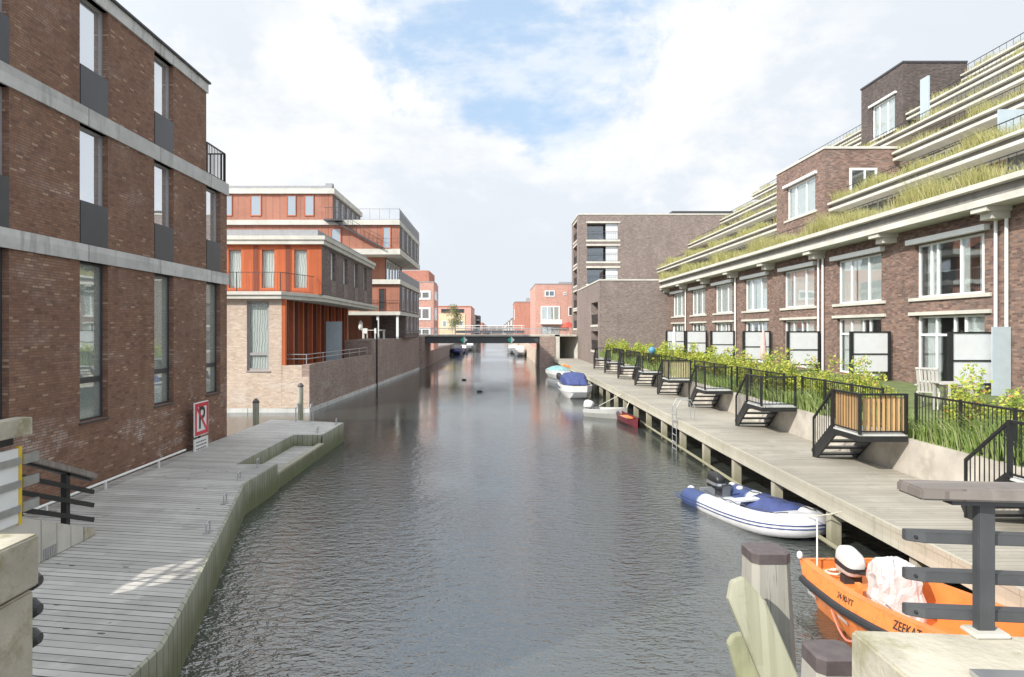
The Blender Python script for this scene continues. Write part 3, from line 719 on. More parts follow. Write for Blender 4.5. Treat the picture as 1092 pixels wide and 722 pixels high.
# ------------------------------------------------------------------ left quay wall
def qx(y): return -9.67 + 1.27 * (y - 35.2) / 38.5
T = thing('quay_wall', 'weathered brick quay wall under the orange houses, stepping up towards the bridge', 'quay wall', (-9.5, 40, 0))
mb = MB(); mb.prism([(-11.09, 35.2), (qx(35.2), 35.2), (qx(50), 50), (-11.09, 50)], -1.2, 1.85); mb.build('terrace_base', 'brick_quay', T)
mb = MB(); mb.prism([(qx(35.2) - .38, 35.205), (qx(35.2) - .004, 35.205), (qx(50) - .004, 49.99), (qx(50) - .38, 49.99)], 1.852, 2.46); mb.build('parapet', 'brick_quay', T)
mb = MB(); mb.prism([(-11.08, 35.21), (qx(35.2) - .39, 35.21), (qx(35.2) - .39, 35.55), (-11.08, 35.55)], 1.852, 2.43); mb.build('parapet', 'brick_beige', T)
mb = MB(); mb.box(-11.08, 35.165, .24, qx(35.2) + .0, 35.196, 1.845); mb.build('front_facing', 'brick_beige', T)
mb = MB(); mb.prism([(-11.5, 50.01), (qx(50), 50.01), (qx(73.7), 73.7), (-11.5, 73.7)], -1.2, 3.5); mb.build('upper_wall', 'brick_quay', T)
mb = MB(); mb.prism([(-26, 35.12), (qx(35.2) + .05, 35.12), (qx(73.7) + .06, 73.7), (qx(73.7) - .1, 73.7), (qx(35.2) - .1, 35.16), (-26, 35.16)], -.5, .22); mb.build('plinth', 'concrete', T)
mb = MB(); y = 51.5; mb.tube([(qx(y) + .08, y, -.1), (qx(y) + .08, y, H + .75)], .06, 8); mb.build('drainpipe', 'black', T)
T = thing('terrace_handrail', 'two thin steel handrails along the canal terrace of the orange house', 'handrail', (-9.6, 42, 2.4))
for z in (2.75, 2.98):
    mb = MB(); mb.tube([(-10.95, 35.45, z), (qx(36) - .25, 35.45, z), (qx(50) - .25, 49.6, z)], .024, 6); mb.build('rail', 'steel', T)
mb = MB()
for x, y in [(-10.95, 35.45), (qx(36) - .25, 35.45)] + [(qx(y) - .25, y) for y in (38.5, 41.5, 44.5, 47.2, 49.6)]: mb.tube([(x, y, 2.1), (x, y, 3.0)], .022, 6)
mb.build('stanchion', 'steel', T)

# ------------------------------------------------------------------ front orange house
T = thing('canal_house', 'orange clad house with a colonnade on a beige brick base, right behind the left deck', 'house', (-16, 40, 0))
holes = [(-12.9, -11.75, H - 2.1, H + 1.5)]
mb = MB(); facade(mb, 'y', 35.2, -1, -26, -11.1, -1, H + 1.6, holes, .14)
mb.poly([(-11.1, 51, -1), (-11.1, 51, H + 1.6), (-26, 51, H + 1.6), (-26, 51, -1)]); mb.poly([(-26, 35.2, -1), (-26, 51, -1), (-26, 51, H + 1.6), (-26, 35.2, H + 1.6)])
mb.build('base_wall', 'brick_beige', T)
window(T, 'y', 35.2, -1, -12.9, -11.75, H - 2.1, H + 1.5, .1, fw=.12, trans=(.24,), mw=.14, fm='grey_frame', pm='glass', curtain='curtain', room=.7, sill=(.05, .05, .05), sillm='grey_frame')
window_extra = MB()
slab = [(-26, 34.9), (-11.05, 34.9), (-9.82, 38.6), (-9.82, 56), (-26, 56)]
mb = MB(); mb.prism(slab, H + 1.605, H + 1.80); mb.build('floor_slab', 'concrete_w', T)
slab2 = [(-26, 34.82), (-11.0, 34.82), (-9.74, 38.58), (-9.74, 56.05), (-26, 56.05)]
mb = MB(); mb.prism(slab2, H + 1.805, H + 1.98); mb.build('floor_slab', 'concrete_w', T)
XA, YA, YB = -9.76, 38.0, 53.4
sideh = [(y, y + 1.15, H + 2.95, H + 4.6) for y in (40.1, 43.4, 46.7, 50.0)]
mb = MB(); facade(mb, 'x', XA, 1, YA, YB, H + 1.985, H + 4.75, sideh, .2)
mb.poly([(XA, YB, H + 1.985), (-26, YB, H + 1.985), (-26, YB, H + 4.75), (XA, YB, H + 4.75)]); mb.build('side_wall', 'brick_house', T)
for y in (40.1, 43.4, 46.7, 50.0):
    window(T, 'x', XA, 1, y, y + 1.15, H + 2.95, H + 4.6, .2, fw=.06, fm='white_frame', pm='glass_mirror', curtain='curtain', room=.5)
    mb = MB(); mb.box(XA, y, H + 2.02, XA + .02, y + 1.15, H + 2.93); mb.build('brick_apron', 'brick_grey', T)
fw = [(-26, -15.1), (-14.1, -13.25), (-12.25, -11.45), (-10.44, XA)]
wins = [(-15.1, -14.1), (-13.25, -12.25), (-11.45, -10.44)]
mb = MB(); facade(mb, 'y', YA, -1, -26, XA, H + 1.985, H + 4.75, [(a, b, H + 2.2, H + 4.62) for a, b in wins], .16); mb.build('cladding', 'timber_orange', T)
for a, b in wins:
    f = window(T, 'y', YA, -1, a + .003, b - .003, H + 2.203, H + 4.617, .02, fw=.15, ft=.14, fm='orange_frame', pm='glass', curtain='curtain', room=.9)
    mb = MB(); mb.box(a - .32, YA - .018, H + 2.1, a - .06, YA - .004, H + 4.7); mb.build('painted_recess_shadow', 'timber_dark', T)  # dark strip paints the recess shadow beside the frame
mb = MB(); mb.box(-26, YA - .25, H + 4.76, XA + .18, YB + .1, H + 5.0); mb.box(-26, YA - .33, H + 5.0, XA + .26, YB + .15, H + 5.22); mb.build('cornice', 'concrete_w', T)
mb = MB(); mb.box(-26, YA + .5, H + 5.222, XA - .35, YB - .2, H + 5.66); mb.build('roof', 'roof_grey', T)
ra, ba = MB(), MB()
for p, q in (((-26, 35.0), (-11.1, 35.0)), ((-11.1, 35.0), (-10.15, 37.9))): railing(ra, ba, (*p, H + 1.985), (*q, H + 1.985), .98, .16, .007, .03)
for x in (-15.6, -13.35, -11.1): ra.bar((x, 35.0, H + 1.985), (x, 35.0, H + 2.96), .04, .04)
o = ra.build('balcony_railing', 'panel', T); ba.build('baluster', 'panel', o)
# colonnade wall
mb = MB(); mb.box(-26, 35.5, -1, -11.5, 51, H + 1.6)
mb2 = MB(); mb2.poly([(-11.42, 35.3, 1.9), (-11.42, 51, 1.9), (-11.42, 51, H + 1.6), (-11.42, 35.3, H + 1.6)]); mb2.build('colonnade_glazing', 'glass_dark', T)
mb = MB(); mb.box(-11.10, 35.215, 1.86, -10.92, 35.5, H + 1.6); mb.build('corner_post', 'orange_frame', T)
y = 36.15; k = 0
while y < 50.8:
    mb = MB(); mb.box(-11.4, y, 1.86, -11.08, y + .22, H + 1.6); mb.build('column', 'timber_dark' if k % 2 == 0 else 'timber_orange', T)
    if k % 2 == 1:
        mb = MB(); mb.box(-11.36, y + .5, 1.86, -11.18, y + .58, H + 1.6); mb.build('window_mullion', 'white_frame', T)
    y += .95; k += 1
for y in (37.5, 39.2, 40.6):
    mb = MB(); mb.box(-11.405, y, 2.0, -11.38, y + .35, H + 1.4); mb.build('curtain', 'curtain', T)
T2 = thing('privacy_panel', 'tall pale blue screen panel on the terrace of the front orange house', 'screen', (-10.5, 44, 1.85))
mb = MB(); mb.box(-11.0, 43.98, 1.854, -10.02, 44.02, H + .55); mb.build('panel', 'screen_blue', T2); mb = MB(); mb.box(-11.03, 43.97, 1.854, -11.005, 44.03, H + .57); mb.box(-10.015, 43.97, 1.854, -9.99, 44.03, H + .57); mb.build('post', 'grey_frame', T2)

# ------------------------------------------------------------------ stacked orange house behind
T = thing('canal_house', 'taller orange and brick house of stacked, stepped floors behind the front orange house', 'house', (-16, 66, 0))
Y0, Y1, XB = 59.0, 73.7, -8.42
def block(x1, y0, y1, z0, z1, clad=True, brickm='brick_house', cm='timber_red'):
    mb = MB(); mb.box(-30, y0, z0, x1, y1, z1); mb.build('wall', brickm, T)
    if clad: mb = MB(); mb.box(-30, y0 - .04, z0 + .005, x1 - .004, y0 - .003, z1 - .005); mb.build('cladding', cm, T)
block(XB - 3.0, Y0 + 3, Y1, 3.0, H + 1.3, True, cm='timber_red')
block(XB, Y0 + 4, Y1, 3.52, H + 1.3, False)
block(XB, Y0, Y1, H + 1.6, H + 3.96)
block(-10.0, 61, Y1 - 2, H + 4.36, H + 6.5)
block(XB, Y0, Y1, H + 7.0, H + 9.05)
block(-14.2, Y0 + .0, 71, H + 9.5, H + 11.75)
for z0, z1, x1, y0 in ((1.3, 1.6, XB + .1, Y0 - .3), (3.96, 4.36, XB + .1, Y0 - .3), (6.5, 6.98, XB + .1, Y0 - .4), (9.06, 9.48, XB + .05, Y0 - .3)):
    mb = MB(); mb.box(-30, y0, H + z0, x1, Y1 + .05, H + z1); mb.build('floor_slab', 'concrete_w', T)
mb = MB(); mb.box(-30, Y0 - .25, H + 11.755, -14.0, 71.1, H + 12.2); mb.build('cornice', 'concrete_w', T)
mb = MB(); mb.box(-30, Y0 + .1, H + 12.203, -14.3, 71, H + 12.5); mb.box(-14.9, Y0 + .3, H + 12.5, -14.3, Y0 + .9, H + 12.75); mb.build('roof', 'roof_grey', T)
mb = MB(); mb.box(XB - .02, Y0 - .3, H + 4.365, XB + .06, Y1, H + 5.15); mb.build('terrace_parapet', 'panel', T)
for z in (9.485,):
    ra, ba = MB(), MB(); railing(ra, ba, (XB, Y0 - .2, H + z), (XB, Y1, H + z), .95, .35, .01, .05); railing(ra, ba, (-13.5, Y0 - .2, H + z), (XB, Y0 - .2, H + z), .95, .8, .01, .02); o = ra.build('roof_railing', 'panel', T); ba.build('baluster', 'panel', o)
mb = MB(); mb.box(XB + .02, Y0 - .15, H + 9.49, XB + .035, Y1 - .1, H + 10.3); mb.build('railing_mesh', 'panel', T)
# front windows
for px0, px1, z0, z1 in ((267, 279, 9.85, 11.65), (306, 316, 9.85, 11.65), (324.5, 335, 9.85, 11.65), (238, 248, 9.85, 11.65), (272, 281, 7.2, 8.5), (290, 299, 7.2, 8.5), (307, 317, 7.2, 8.5), (325, 335, 7.2, 8.5), (353, 364, 7.05, 8.8), (408, 417, 7.05, 8.95), (404, 411, 1.65, 3.6), (384, 392, 1.65, 3.6)):
    flatwin(T, 'y', Y0 - .04, -1, (px0 - 530) / F * Y0, (px1 - 530) / F * Y0, H + z0, H + z1, 'orange_frame' if z0 > 2 else 'timber_dark', 'glass_pale' if z0 > 2 else 'glass_dark', .07)
for z0, z1 in ((7.15, 8.95), (1.75, 3.8), (-.3, 1.25)):
    for y in ((60.5, 61.7), (63.5, 64.7), (66.5, 67.7), (69.5, 70.7), (71.7, 72.9)):
        if z0 < 0 and y[0] < 63.4: continue
        flatwin(T, 'x', XB, 1, y[0], y[1], H + z0, H + z1, 'grey_frame', 'glass_dark', .08)
for y in (61.6, 63.4, 65.2, 67.0, 68.8): flatwin(T, 'x', -10.0, 1, y, y + 1.5, H + 4.5, H + 6.4, 'white_frame', 'glass_mirror', .09)
for y in (60.0, 62.2, 64.4, 66.6, 68.8): flatwin(T, 'x', -14.2, 1, y, y + 1.1, H + 9.7, H + 11.5, 'grey_frame', 'glass_dark', .08)
ra, ba = MB(), MB()
railing(ra, ba, (-11.9, Y0 - .25, H + 1.605), (XB, Y0 - .25, H + 1.605), .95, .25, .008, .035); railing(ra, ba, (-11.9, Y0 - .35, H + 6.985), (XB, Y0 - .35, H + 6.985), .9, .9, .006, .02)
o = ra.build('balcony_railing', 'panel', T); ba.build('baluster', 'panel', o)
mb = MB()
for x in (-10.3, -8.6): mb.box(x - .1, Y0 - .1, 3.5, x + .1, Y0 + .1, H + 1.3)
mb.build('column', 'white', T)
# outside stair and small landing on the top floors
T2 = thing('outside_stair', 'thin dark steel stair running diagonally down the orange front of the stacked house', 'stair', (-12, 58.4, H + 7))
mb = MB(); a, b = Vector((-14.1, 58.5, H + 9.4)), Vector((-9.8, 58.5, H + 7.05)); mb.bar(a, b, .5, .12); mb.build('flight', 'panel', T2)
mb = MB(); mb.bar(a + Vector((0, -.25, .9)), b + Vector((0, -.25, .9)), .035, .035)
for k in range(13): p = a.lerp(b, k / 12) + Vector((0, -.25, 0)); mb.bar(p, p + Vector((0, 0, .9)), .02, .02)
mb.build('railing', 'panel', T2)
mb = MB(); mb.box(-14.7, 57.9, H + 9.3, -13.2, 58.96, H + 9.42); mb.build('landing', 'panel', T2)
ra, ba = MB(), MB(); railing(ra, ba, (-14.7, 57.95, H + 9.42), (-13.2, 57.95, H + 9.42), 1.0, .15, .01); o = ra.build('landing_railing', 'panel', T2); ba.build('baluster', 'panel', o)
# terrace furniture in the covered ground floor
t = thing('terrace_table', 'white table with chairs under the lowest slab of the stacked orange house', 'table', (-10.8, 59.8, 3.5))
mb = MB(); mb.box(-11.8, 59.4, 4.22, -9.8, 60.2, 4.27)
for x in (-11.7, -9.9):
    for y in (59.5, 60.1): mb.box(x - .03, y - .03, 3.5, x + .03, y + .03, 4.22)
mb.build('table', 'white', t)
for x, lb_ in ((-11.4, 'left'), (-10.4, 'right')):
    ch = thing('terrace_chair', '%s one of the two white chairs at the table under the stacked house' % lb_, 'chair', (x, 59.1, 3.5), 'white chairs under the stacked house')
    mb = MB(); mb.box(x - .2, 58.97, 3.93, x + .2, 59.35, 3.96); mb.build('seat', 'white', ch); mb = MB(); mb.box(x - .2, 58.95, 3.963, x + .2, 58.98, 4.4); mb.build('backrest', 'white', ch)
    for a, b in ((-.17, 59.0), (.17, 59.0), (-.17, 59.32), (.17, 59.32)): mb = MB(); mb.box(x + a - .02, b - .02, 3.5, x + a + .02, b + .02, 3.928); mb.build('leg', 'white', ch)
t = one(MB().tube([(-11.9, 59.6, 4.28), (-11.9, 59.6, 4.45), (-11.9, 59.6, 4.9), (-11.9, 59.6, 5.1)], [.12, .2, .17, .02], 10), 'white_vase', 'white', 'white urn on the table under the stacked orange house', 'vase')

# ------------------------------------------------------------------ far left houses beyond the bridge
T = thing('brick_house', 'pink-red brick house with white window bands just past the left end of the bridge', 'house', (-12, 92, 0))
mb = MB(); mb.box(-24, 90, 0, -8.35, 97, H + 6.3); mb.build('wall', 'brick_pink', T)
mb = MB(); mb.box(-24, 95.0, H + 6.3, -9.5, 104, H + 8.3); mb.build('roof', 'brick_red', T)
mb = MB(); mb.box(-24.02, 89.97, H + 6.302, -8.32, 94.9, H + 6.42); mb.build('roof_edge', 'roof_grey', T)
for z0, z1 in ((4.0, 5.2), (1.3, 3.0), (-1.5, .3)):
    flatwin(T, 'y', 90, -1, -12.2, -8.75, H + z0, H + z1, 'white_frame', 'glass_mirror', .25, (.33, .66))
    flatwin(T, 'x', -8.35, 1, 91.0, 94.5, H + z0, H + z1, 'white_frame', 'glass_mirror', .2, (.5,))
T = thing('apartment_building', 'low orange-framed building with a pale yellow front beyond the bridge on the left', 'building', (-16, 222, 0))
mb = MB(); mb.box(-50, 220, 0, -8.4, 255, H + 7.5); mb.build('wall', 'brick_pink', T)
mb = MB(); mb.box(-18.7, 219.85, .5, -10.3, 219.99, H + 5.3); mb.build('front_panel', 'plaster', T)
for a, b in ((-22, -19), (-18, -15), (-14.2, -10.6)): flatwin(T, 'y', 219.99, -1, a, b, H + 5.6, H + 6.8, 'panel', 'glass_dark', .14, (.33, .66))
for a in (-17.5, -14.5, -12.2): flatwin(T, 'y', 219.85, -1, a, a + 1.2, H + 1.0, H + 3.0, 'white_frame', 'glass_pale', .14)
mb = MB(); mb.box(-50, 219.85, H + 7.5, -8.3, 255, H + 7.75); mb.build('roof_edge', 'orange_frame', T)
T = thing('apartment_building', 'small dark grey stepped apartment block far away left of the canal', 'building', (-12, 330, 0))
mb = MB(); mb.box(-30, 320, 0, -9.9, 350, H + 7.2); mb.box(-9.9, 326, 0, -8.3, 350, H + 7.0); mb.build('wall', 'brick_dark', T)
for z in (.4, 2.7, 5.0):
    flatwin(T, 'y', 320, -1, -12.6, -10.4, H + z, H + z + 1.6, 'grey_frame', 'glass_mirror', .16)
    mb = MB(); mb.box(-9.9, 324, H + z - .35, -8.2, 326, H + z - .1); mb.build('balcony', 'white', T)
for k, (y, h, c) in enumerate([(400, 4.5, 'brick_red'), (470, 4.0, 'brick_grey')]):
    x = -8.4
    T = thing('row_house', ['red brick row house far off on the left bank', 'grey row house farthest off on the left bank'][k], 'house', (x - 4, y, 0), 'far row houses on the left bank')
    mb = MB(); mb.box(x - 14, y, 0, x, y + 50, H + h); mb.build('wall', c, T)
    for z in (-1.0, 1.4): flatwin(T, 'x', x, 1, y + 3, y + 9, H + z, H + z + 1.5, 'white_frame', 'glass_dark', .2, (.5,))

# ------------------------------------------------------------------ far right houses
T = thing('brick_house', 'pink brick house with a white balcony and big windows right of the far bridge', 'house', (8, 92, 0))
mb = MB(); mb.box(4.96, 88, 0, 14, 102, H + 5.9); mb.build('wall', 'brick_pink', T)
mb = MB(); mb.box(4.92, 87.96, H + 5.9, 14, 102, H + 6.0); mb.box(8.2, 90, H + 6.0, 12, 97, H + 6.35); mb.build('roof_edge', 'roof_grey', T)
flatwin(T, 'y', 88, -1, 6.15, 7.45, H + 4.3, H + 5.1, 'white_frame', 'glass_dark', .12, (.45,))
flatwin(T, 'y', 88, -1, 5.65, 8.1, H + 1.2, H + 3.1, 'white_frame', 'glass_green', .16, (.35, .68))
flatwin(T, 'y', 88, -1, 5.65, 8.0, H - 1.0, H + .5, 'grey_frame', 'glass_green', .12, (.35, .68))
flatwin(T, 'y', 88, -1, 9.2, 9.9, H + 1.8, H + 3.0, 'white_frame', 'glass_dark', .1)
flatwin(T, 'y', 88, -1, 8.6, 8.95, H + 4.5, H + 4.9, 'white_frame', 'glass_mirror', .06)
mb = MB(); mb.box(5.6, 87.2, H + .75, 8.3, 87.98, H + .95); mb.box(5.6, 87.18, H + .95, 8.3, 87.24, H + 1.35); mb.build('balcony', 'white', T)
t = thing('garden_parasol', 'dark red parasol in front of the pink brick house', 'parasol', (9.0, 86, 1.2))
mb = MB(); mb.loft([[(9.0 + r_ * math.cos(a), 86 + r_ * math.sin(a), z) for a in [2 * PI * k / 10 for k in range(10)]] for r_, z in ((.95, H + .35), (.6, H + .75), (.03, H + 1.05))], True); mb.build('canopy', 'red_cloth', t)
mb = MB(); mb.tube([(9.0, 86, 1.0), (9.0, 86, H + 1.0)], .03, 6); mb.build('pole', 'white', t)
T = thing('brick_house', 'windowless red-brown brick house gable left of the pink house', 'house', (7, 195, 0))
mb = MB(); mb.box(5.0, 190, 0, 14, 212, H + 7.8); mb.build('wall', 'brick_red', T)
mb = MB(); mb.box(4.9, 189.9, H + 7.8, 14, 212, H + 8.0); mb.box(8.2, 191, H + 8.0, 9.3, 193, H + 9.0); mb.build('roof_edge', 'roof_grey', T)
flatwin(T, 'x', 5.0, -1, 193, 197, H + 3, H + 6, 'white_frame', 'glass_dark', .15)
y = 225
for k, nm in enumerate(['grey gabled row house, nearest of the far right row', 'grey row house second in the far right row', 'grey row house third in the far right row', 'grey row house fourth in the far right row', 'grey row house at the far end of the right row']):
    T = thing('row_house', nm, 'house', (8, y, 0), 'far grey row houses on the right bank')
    x = 5.1
    mb = MB(); mb.box(x, y, 0, x + 12, y + 34, H + 4.0); mb.build('wall', 'brick_grey', T)
    mb = MB(); mb.loft([[(x - .1, q, H + 4.0), (x + 12, q, H + 4.0), (x + 6, q, H + 6.4)] for q in (y, y + 34)], True); mb.build('roof', 'roof_grey', T)
    for q in (4, 12, 20, 27):
        for z in (-1.0, 1.7): flatwin(T, 'x', x, -1, y + q, y + q + 3, H + z, H + z + 1.8, 'white_frame', 'glass_dark', .2)
    y += 60 + k * 20
T = thing('treeline', 'far-off line of houses and trees closing the canal', 'treeline', (0, 700, 0)); T['kind'] = 'stuff'
mb = MB()
x = -120
while x < 120:
    wd = random.uniform(8, 18); mb.box(x, 700, 0, x + wd, 720, H + random.uniform(1.5, 5)); x += wd
mb.build('mass', 'brick_grey', T)

# ------------------------------------------------------------------ far bridge
T = thing('canal_bridge', 'low steel girder bridge with thin railings crossing the canal in the distance', 'bridge', (-1.5, 78, 0))
mb = MB(); mb.box(-9.6, 77.5, H - 1.50, 4.9, 77.7, H - .72); mb.box(-9.6, 83.5, H - 1.50, 4.9, 83.7, H - .72); mb.build('girder', 'rail_grey', T)
mb = MB(); mb.box(-12, 77.3, H - .715, 9.0, 83.9, H - .52); mb.build('deck', 'concrete_wall', T)
mb = MB()
for k in range(10): x = -8.0 + 1.4 * k; mb.box(x - .05, 77.42, H - 1.48, x + .05, 77.49, H - .72)
mb.build('stiffener', 'rail_grey', T)
ra = MB(); ba = MB(); 
for y in (77.4, 83.8):
    ra.bar((-9.6, y, H + .18), (8, y, H + .18), .07, .06)
    for q in (.0, -.2): ba.bar((-9.6, y, H + q - .05), (8, y, H + q - .05), .02, .02)
    for k in range(13): ba.bar((-9.4 + k * 1.45, y, H - .52), (-9.4 + k * 1.45, y, H + .17), .03, .03)
o = ra.build('railing', 'steel', T); ba.build('stanchion', 'steel', o)
mb = MB(); mb.box(4.85, 77.2, -.8, 6.55, 84, H - .72); mb.build('abutment', 'brick_quay', T)
mb = MB(); mb.box(6.56, 77.3, -.8, 7.1, 84, H - .5); mb.build('abutment', 'concrete_w', T)
mb = MB(); mb.box(-11, 74.5, -.8, -8.15, 84, H - .72); mb.build('abutment', 'brick_quay', T)
for x in (-3.75, 1.6):
    mb = MB(); s = .42; zc = H - 1.12
    mb.v = [(x - s, 77.36, zc), (x, 77.36, zc - s), (x + s, 77.36, zc), (x, 77.36, zc + s), (x - s, 77.40, zc), (x, 77.40, zc - s), (x + s, 77.40, zc), (x, 77.40, zc + s)]
    mb.f = [(0, 1, 2, 3), (7, 6, 5, 4), (0, 4, 5, 1), (1, 5, 6, 2), (2, 6, 7, 3), (3, 7, 4, 0)]
    o = mb.build('passage_marker', 'green_sign', T)
    q = MB(); q.v = [(x, 77.35, zc - s * .96), (x + s * .96, 77.35, zc), (x, 77.35, zc + s * .96)]; q.f = [(0, 1, 2)]; q.build('white_half', 'white', o)
T = thing('canal_bridge', 'second flat bridge with pale railing showing far behind the first', 'bridge', (0, 150, 0))
mb = MB(); mb.box(-9, 150, H - .7, 6, 154, H - .1); mb.build('deck', 'panel', T)
ra = MB(); ra.bar((-9, 150, H + 1.0), (6, 150, H + 1.0), .1, .1); ra.bar((-9, 150, H + .5), (6, 150, H + .5), .06, .06)
for k in range(9): ra.bar((-9 + k * 1.8, 150, H - .1), (-9 + k * 1.8, 150, H + 1), .06, .06)
ra.build('railing', 'white', T)
T = thing('quay_wall', 'pale concrete quay wall right of the far bridge', 'quay wall', (8, 82, 0))
mb = MB(); mb.prism([(7.12, 84), (9.2, 77.9), (9.2, 90), (7.12, 90)], -.8, H - .75); mb.build('wall', 'concrete_w', T)
T = thing('quay_wall', 'grey-brown quay wall beyond the bridge on the left bank', 'quay wall', (-8.6, 100, 0))
mb = MB(); mb.box(-9.3, 84.1, -.8, -8.2, 600, 1.7); mb.build('wall', 'brick_grey', T)
T = thing('quay_wall', 'pale quay wall beyond the bridge on the right bank', 'quay wall', (5, 100, 0))
mb = MB(); mb.box(4.9, 84.1, -.8, 5.6, 600, 1.9); mb.build('wall', 'brick_beige', T)

# ------------------------------------------------------------------ brick tower and low annexe on the right
T = thing('apartment_tower', 'five-storey grey-brown brick apartment tower with recessed balconies on the right bank', 'building', (16, 80, 0))
XT, YT = 9.2, 77.0
lev = [(10.4, 12.5), (7.7, 9.8), (5.2, 7.1), (2.6, 4.5), (.2, 2.2)]
fh = [(10.15, 13.65, H + 10.2, H + 12.06), (10.15, 13.65, H + 7.75, H + 9.5), (10.15, 13.65, H + 5.2, H + 7.0), (9.75, 10.15, H - .9, H + 4.6)]
mb = MB(); facade(mb, 'y', YT, -1, XT, 36, 0, H + 13.0, fh, 1.2)
facade(mb, 'x', XT, -1, YT, 84, 0, H + 13.0, [(78.6, 82.2, H + a, H + b) for a, b in lev], 1.0)
mb.poly([(XT, 84, 0), (36, 84, 0), (36, 84, H + 13), (XT, 84, H + 13)]); mb.poly([(36, YT, 0), (36, 84, 0), (36, 84, H + 13), (36, YT, H + 13)])
mb.build('wall', 'brick_grey', T)
mb = MB(); mb.box(XT - .05, YT - .05, H + 13.0, 36, 84.05, H + 13.14); mb.build('roof_edge', 'concrete_w', T)
mb = MB(); mb.box(20, 78, H + 13.14, 27, 83, H + 13.6); mb.build('roof', 'roof_dark', T)
for k, (a, b, z0, z1) in enumerate(fh[:3]):
    mb = MB(); mb.box(a - .1, YT - .06, z0 - .22, b + .25, YT + .02, z0 - .004); mb.build('sill', 'concrete_w', T)
    mb = MB(); mb.box(a - .1, YT - .06, z1 + .004, b + .25, YT + .02, z1 + .2); mb.build('lintel', 'concrete_w', T)
    m2 = MB(); m2.box(a, YT + 1.2, z0, b, YT + 1.28, z1); lg = m2.build('loggia_back', 'glass_dark', T)
    m2 = MB(); m2.box(a + 2.15, YT + .25, z0 + .02, b, YT + .3, z1 - .02); m2.build('blind', 'screen', T)
    ra, ba = MB(), MB(); railing(ra, ba, (a, YT + .1, z0), (b, YT + .1, z0), .95, .25, .008, .035); o = ra.build('balcony_railing', 'panel', T); ba.build('baluster', 'panel', o)
m2 = MB(); m2.box(9.75, YT + .5, H - .9, 10.15, YT + .55, H + 4.6); m2.build('stair_glazing', 'interior', T)
for a, b in lev:
    mb = MB(); mb.box(XT - .04, 78.5, H + a - .18, XT + .02, 82.3, H + a - .003); mb.build('sill', 'concrete_w', T)
    mb = MB(); mb.box(XT - .04, 78.5, H + b + .003, XT + .02, 82.3, H + b + .16); mb.build('lintel', 'concrete_w', T)
    m2 = MB(); m2.box(XT + 1.0, 78.6, H + a, XT + 1.05, 82.2, H + b); m2.build('loggia_back', 'glass_dark', T)
    ra, ba = MB(), MB(); railing(ra, ba, (XT + .05, 78.6, H + a), (XT + .05, 82.2, H + a), .95, .2, .01, .04); o = ra.build('balcony_railing', 'black', T); ba.build('baluster', 'black', o)
ra, ba = MB(), MB(); railing(ra, ba, (9.25, 76.6, H - 1.6), (10.2, 76.6, H - 1.6), 1.5, .14, .012); o = ra.build('entrance_gate', 'black', T); ba.build('baluster', 'black', o)
T = thing('brick_annexe', 'low windowless grey-brown brick annexe between the tower and the terraced building', 'building', (12, 68, 0))
mb = MB(); lh = [(61.9, 66.3, H + .2 + .3, H + 2.3 + .3), (61.9, 66.3, H - 1.9, H - .1)]
facade(mb, 'y', 60.75, -1, 9.15, 16.3, 0, H + 4.4); facade(mb, 'x', 9.15, -1, 60.75, 76.9, 0, H + 4.4, lh, .8)
mb.poly([(9.15, 76.9, 0), (16.3, 76.9, 0), (16.3, 76.9, H + 4.4), (9.15, 76.9, H + 4.4)]); mb.build('wall', 'brick_grey', T)
mb = MB(); mb.box(9.1, 60.7, H + 4.4, 16.3, 76.9, H + 4.53); mb.build('roof_edge', 'concrete_w', T)
for a, b, z0, z1 in lh:
    m2 = MB(); m2.box(9.95, a, z0, 10.0, b, z1); m2.build('loggia_back', 'glass_dark', T)
    mb = MB(); mb.box(9.1, a - .1, z0 - .2, 9.18, b + .1, z0 - .003); mb.build('sill', 'concrete_w', T)
    ra, ba = MB(), MB(); railing(ra, ba, (9.2, a, z0), (9.2, b, z0), .95, .2, .012, .05); o = ra.build('balcony_railing', 'black', T); ba.build('baluster', 'black', o)
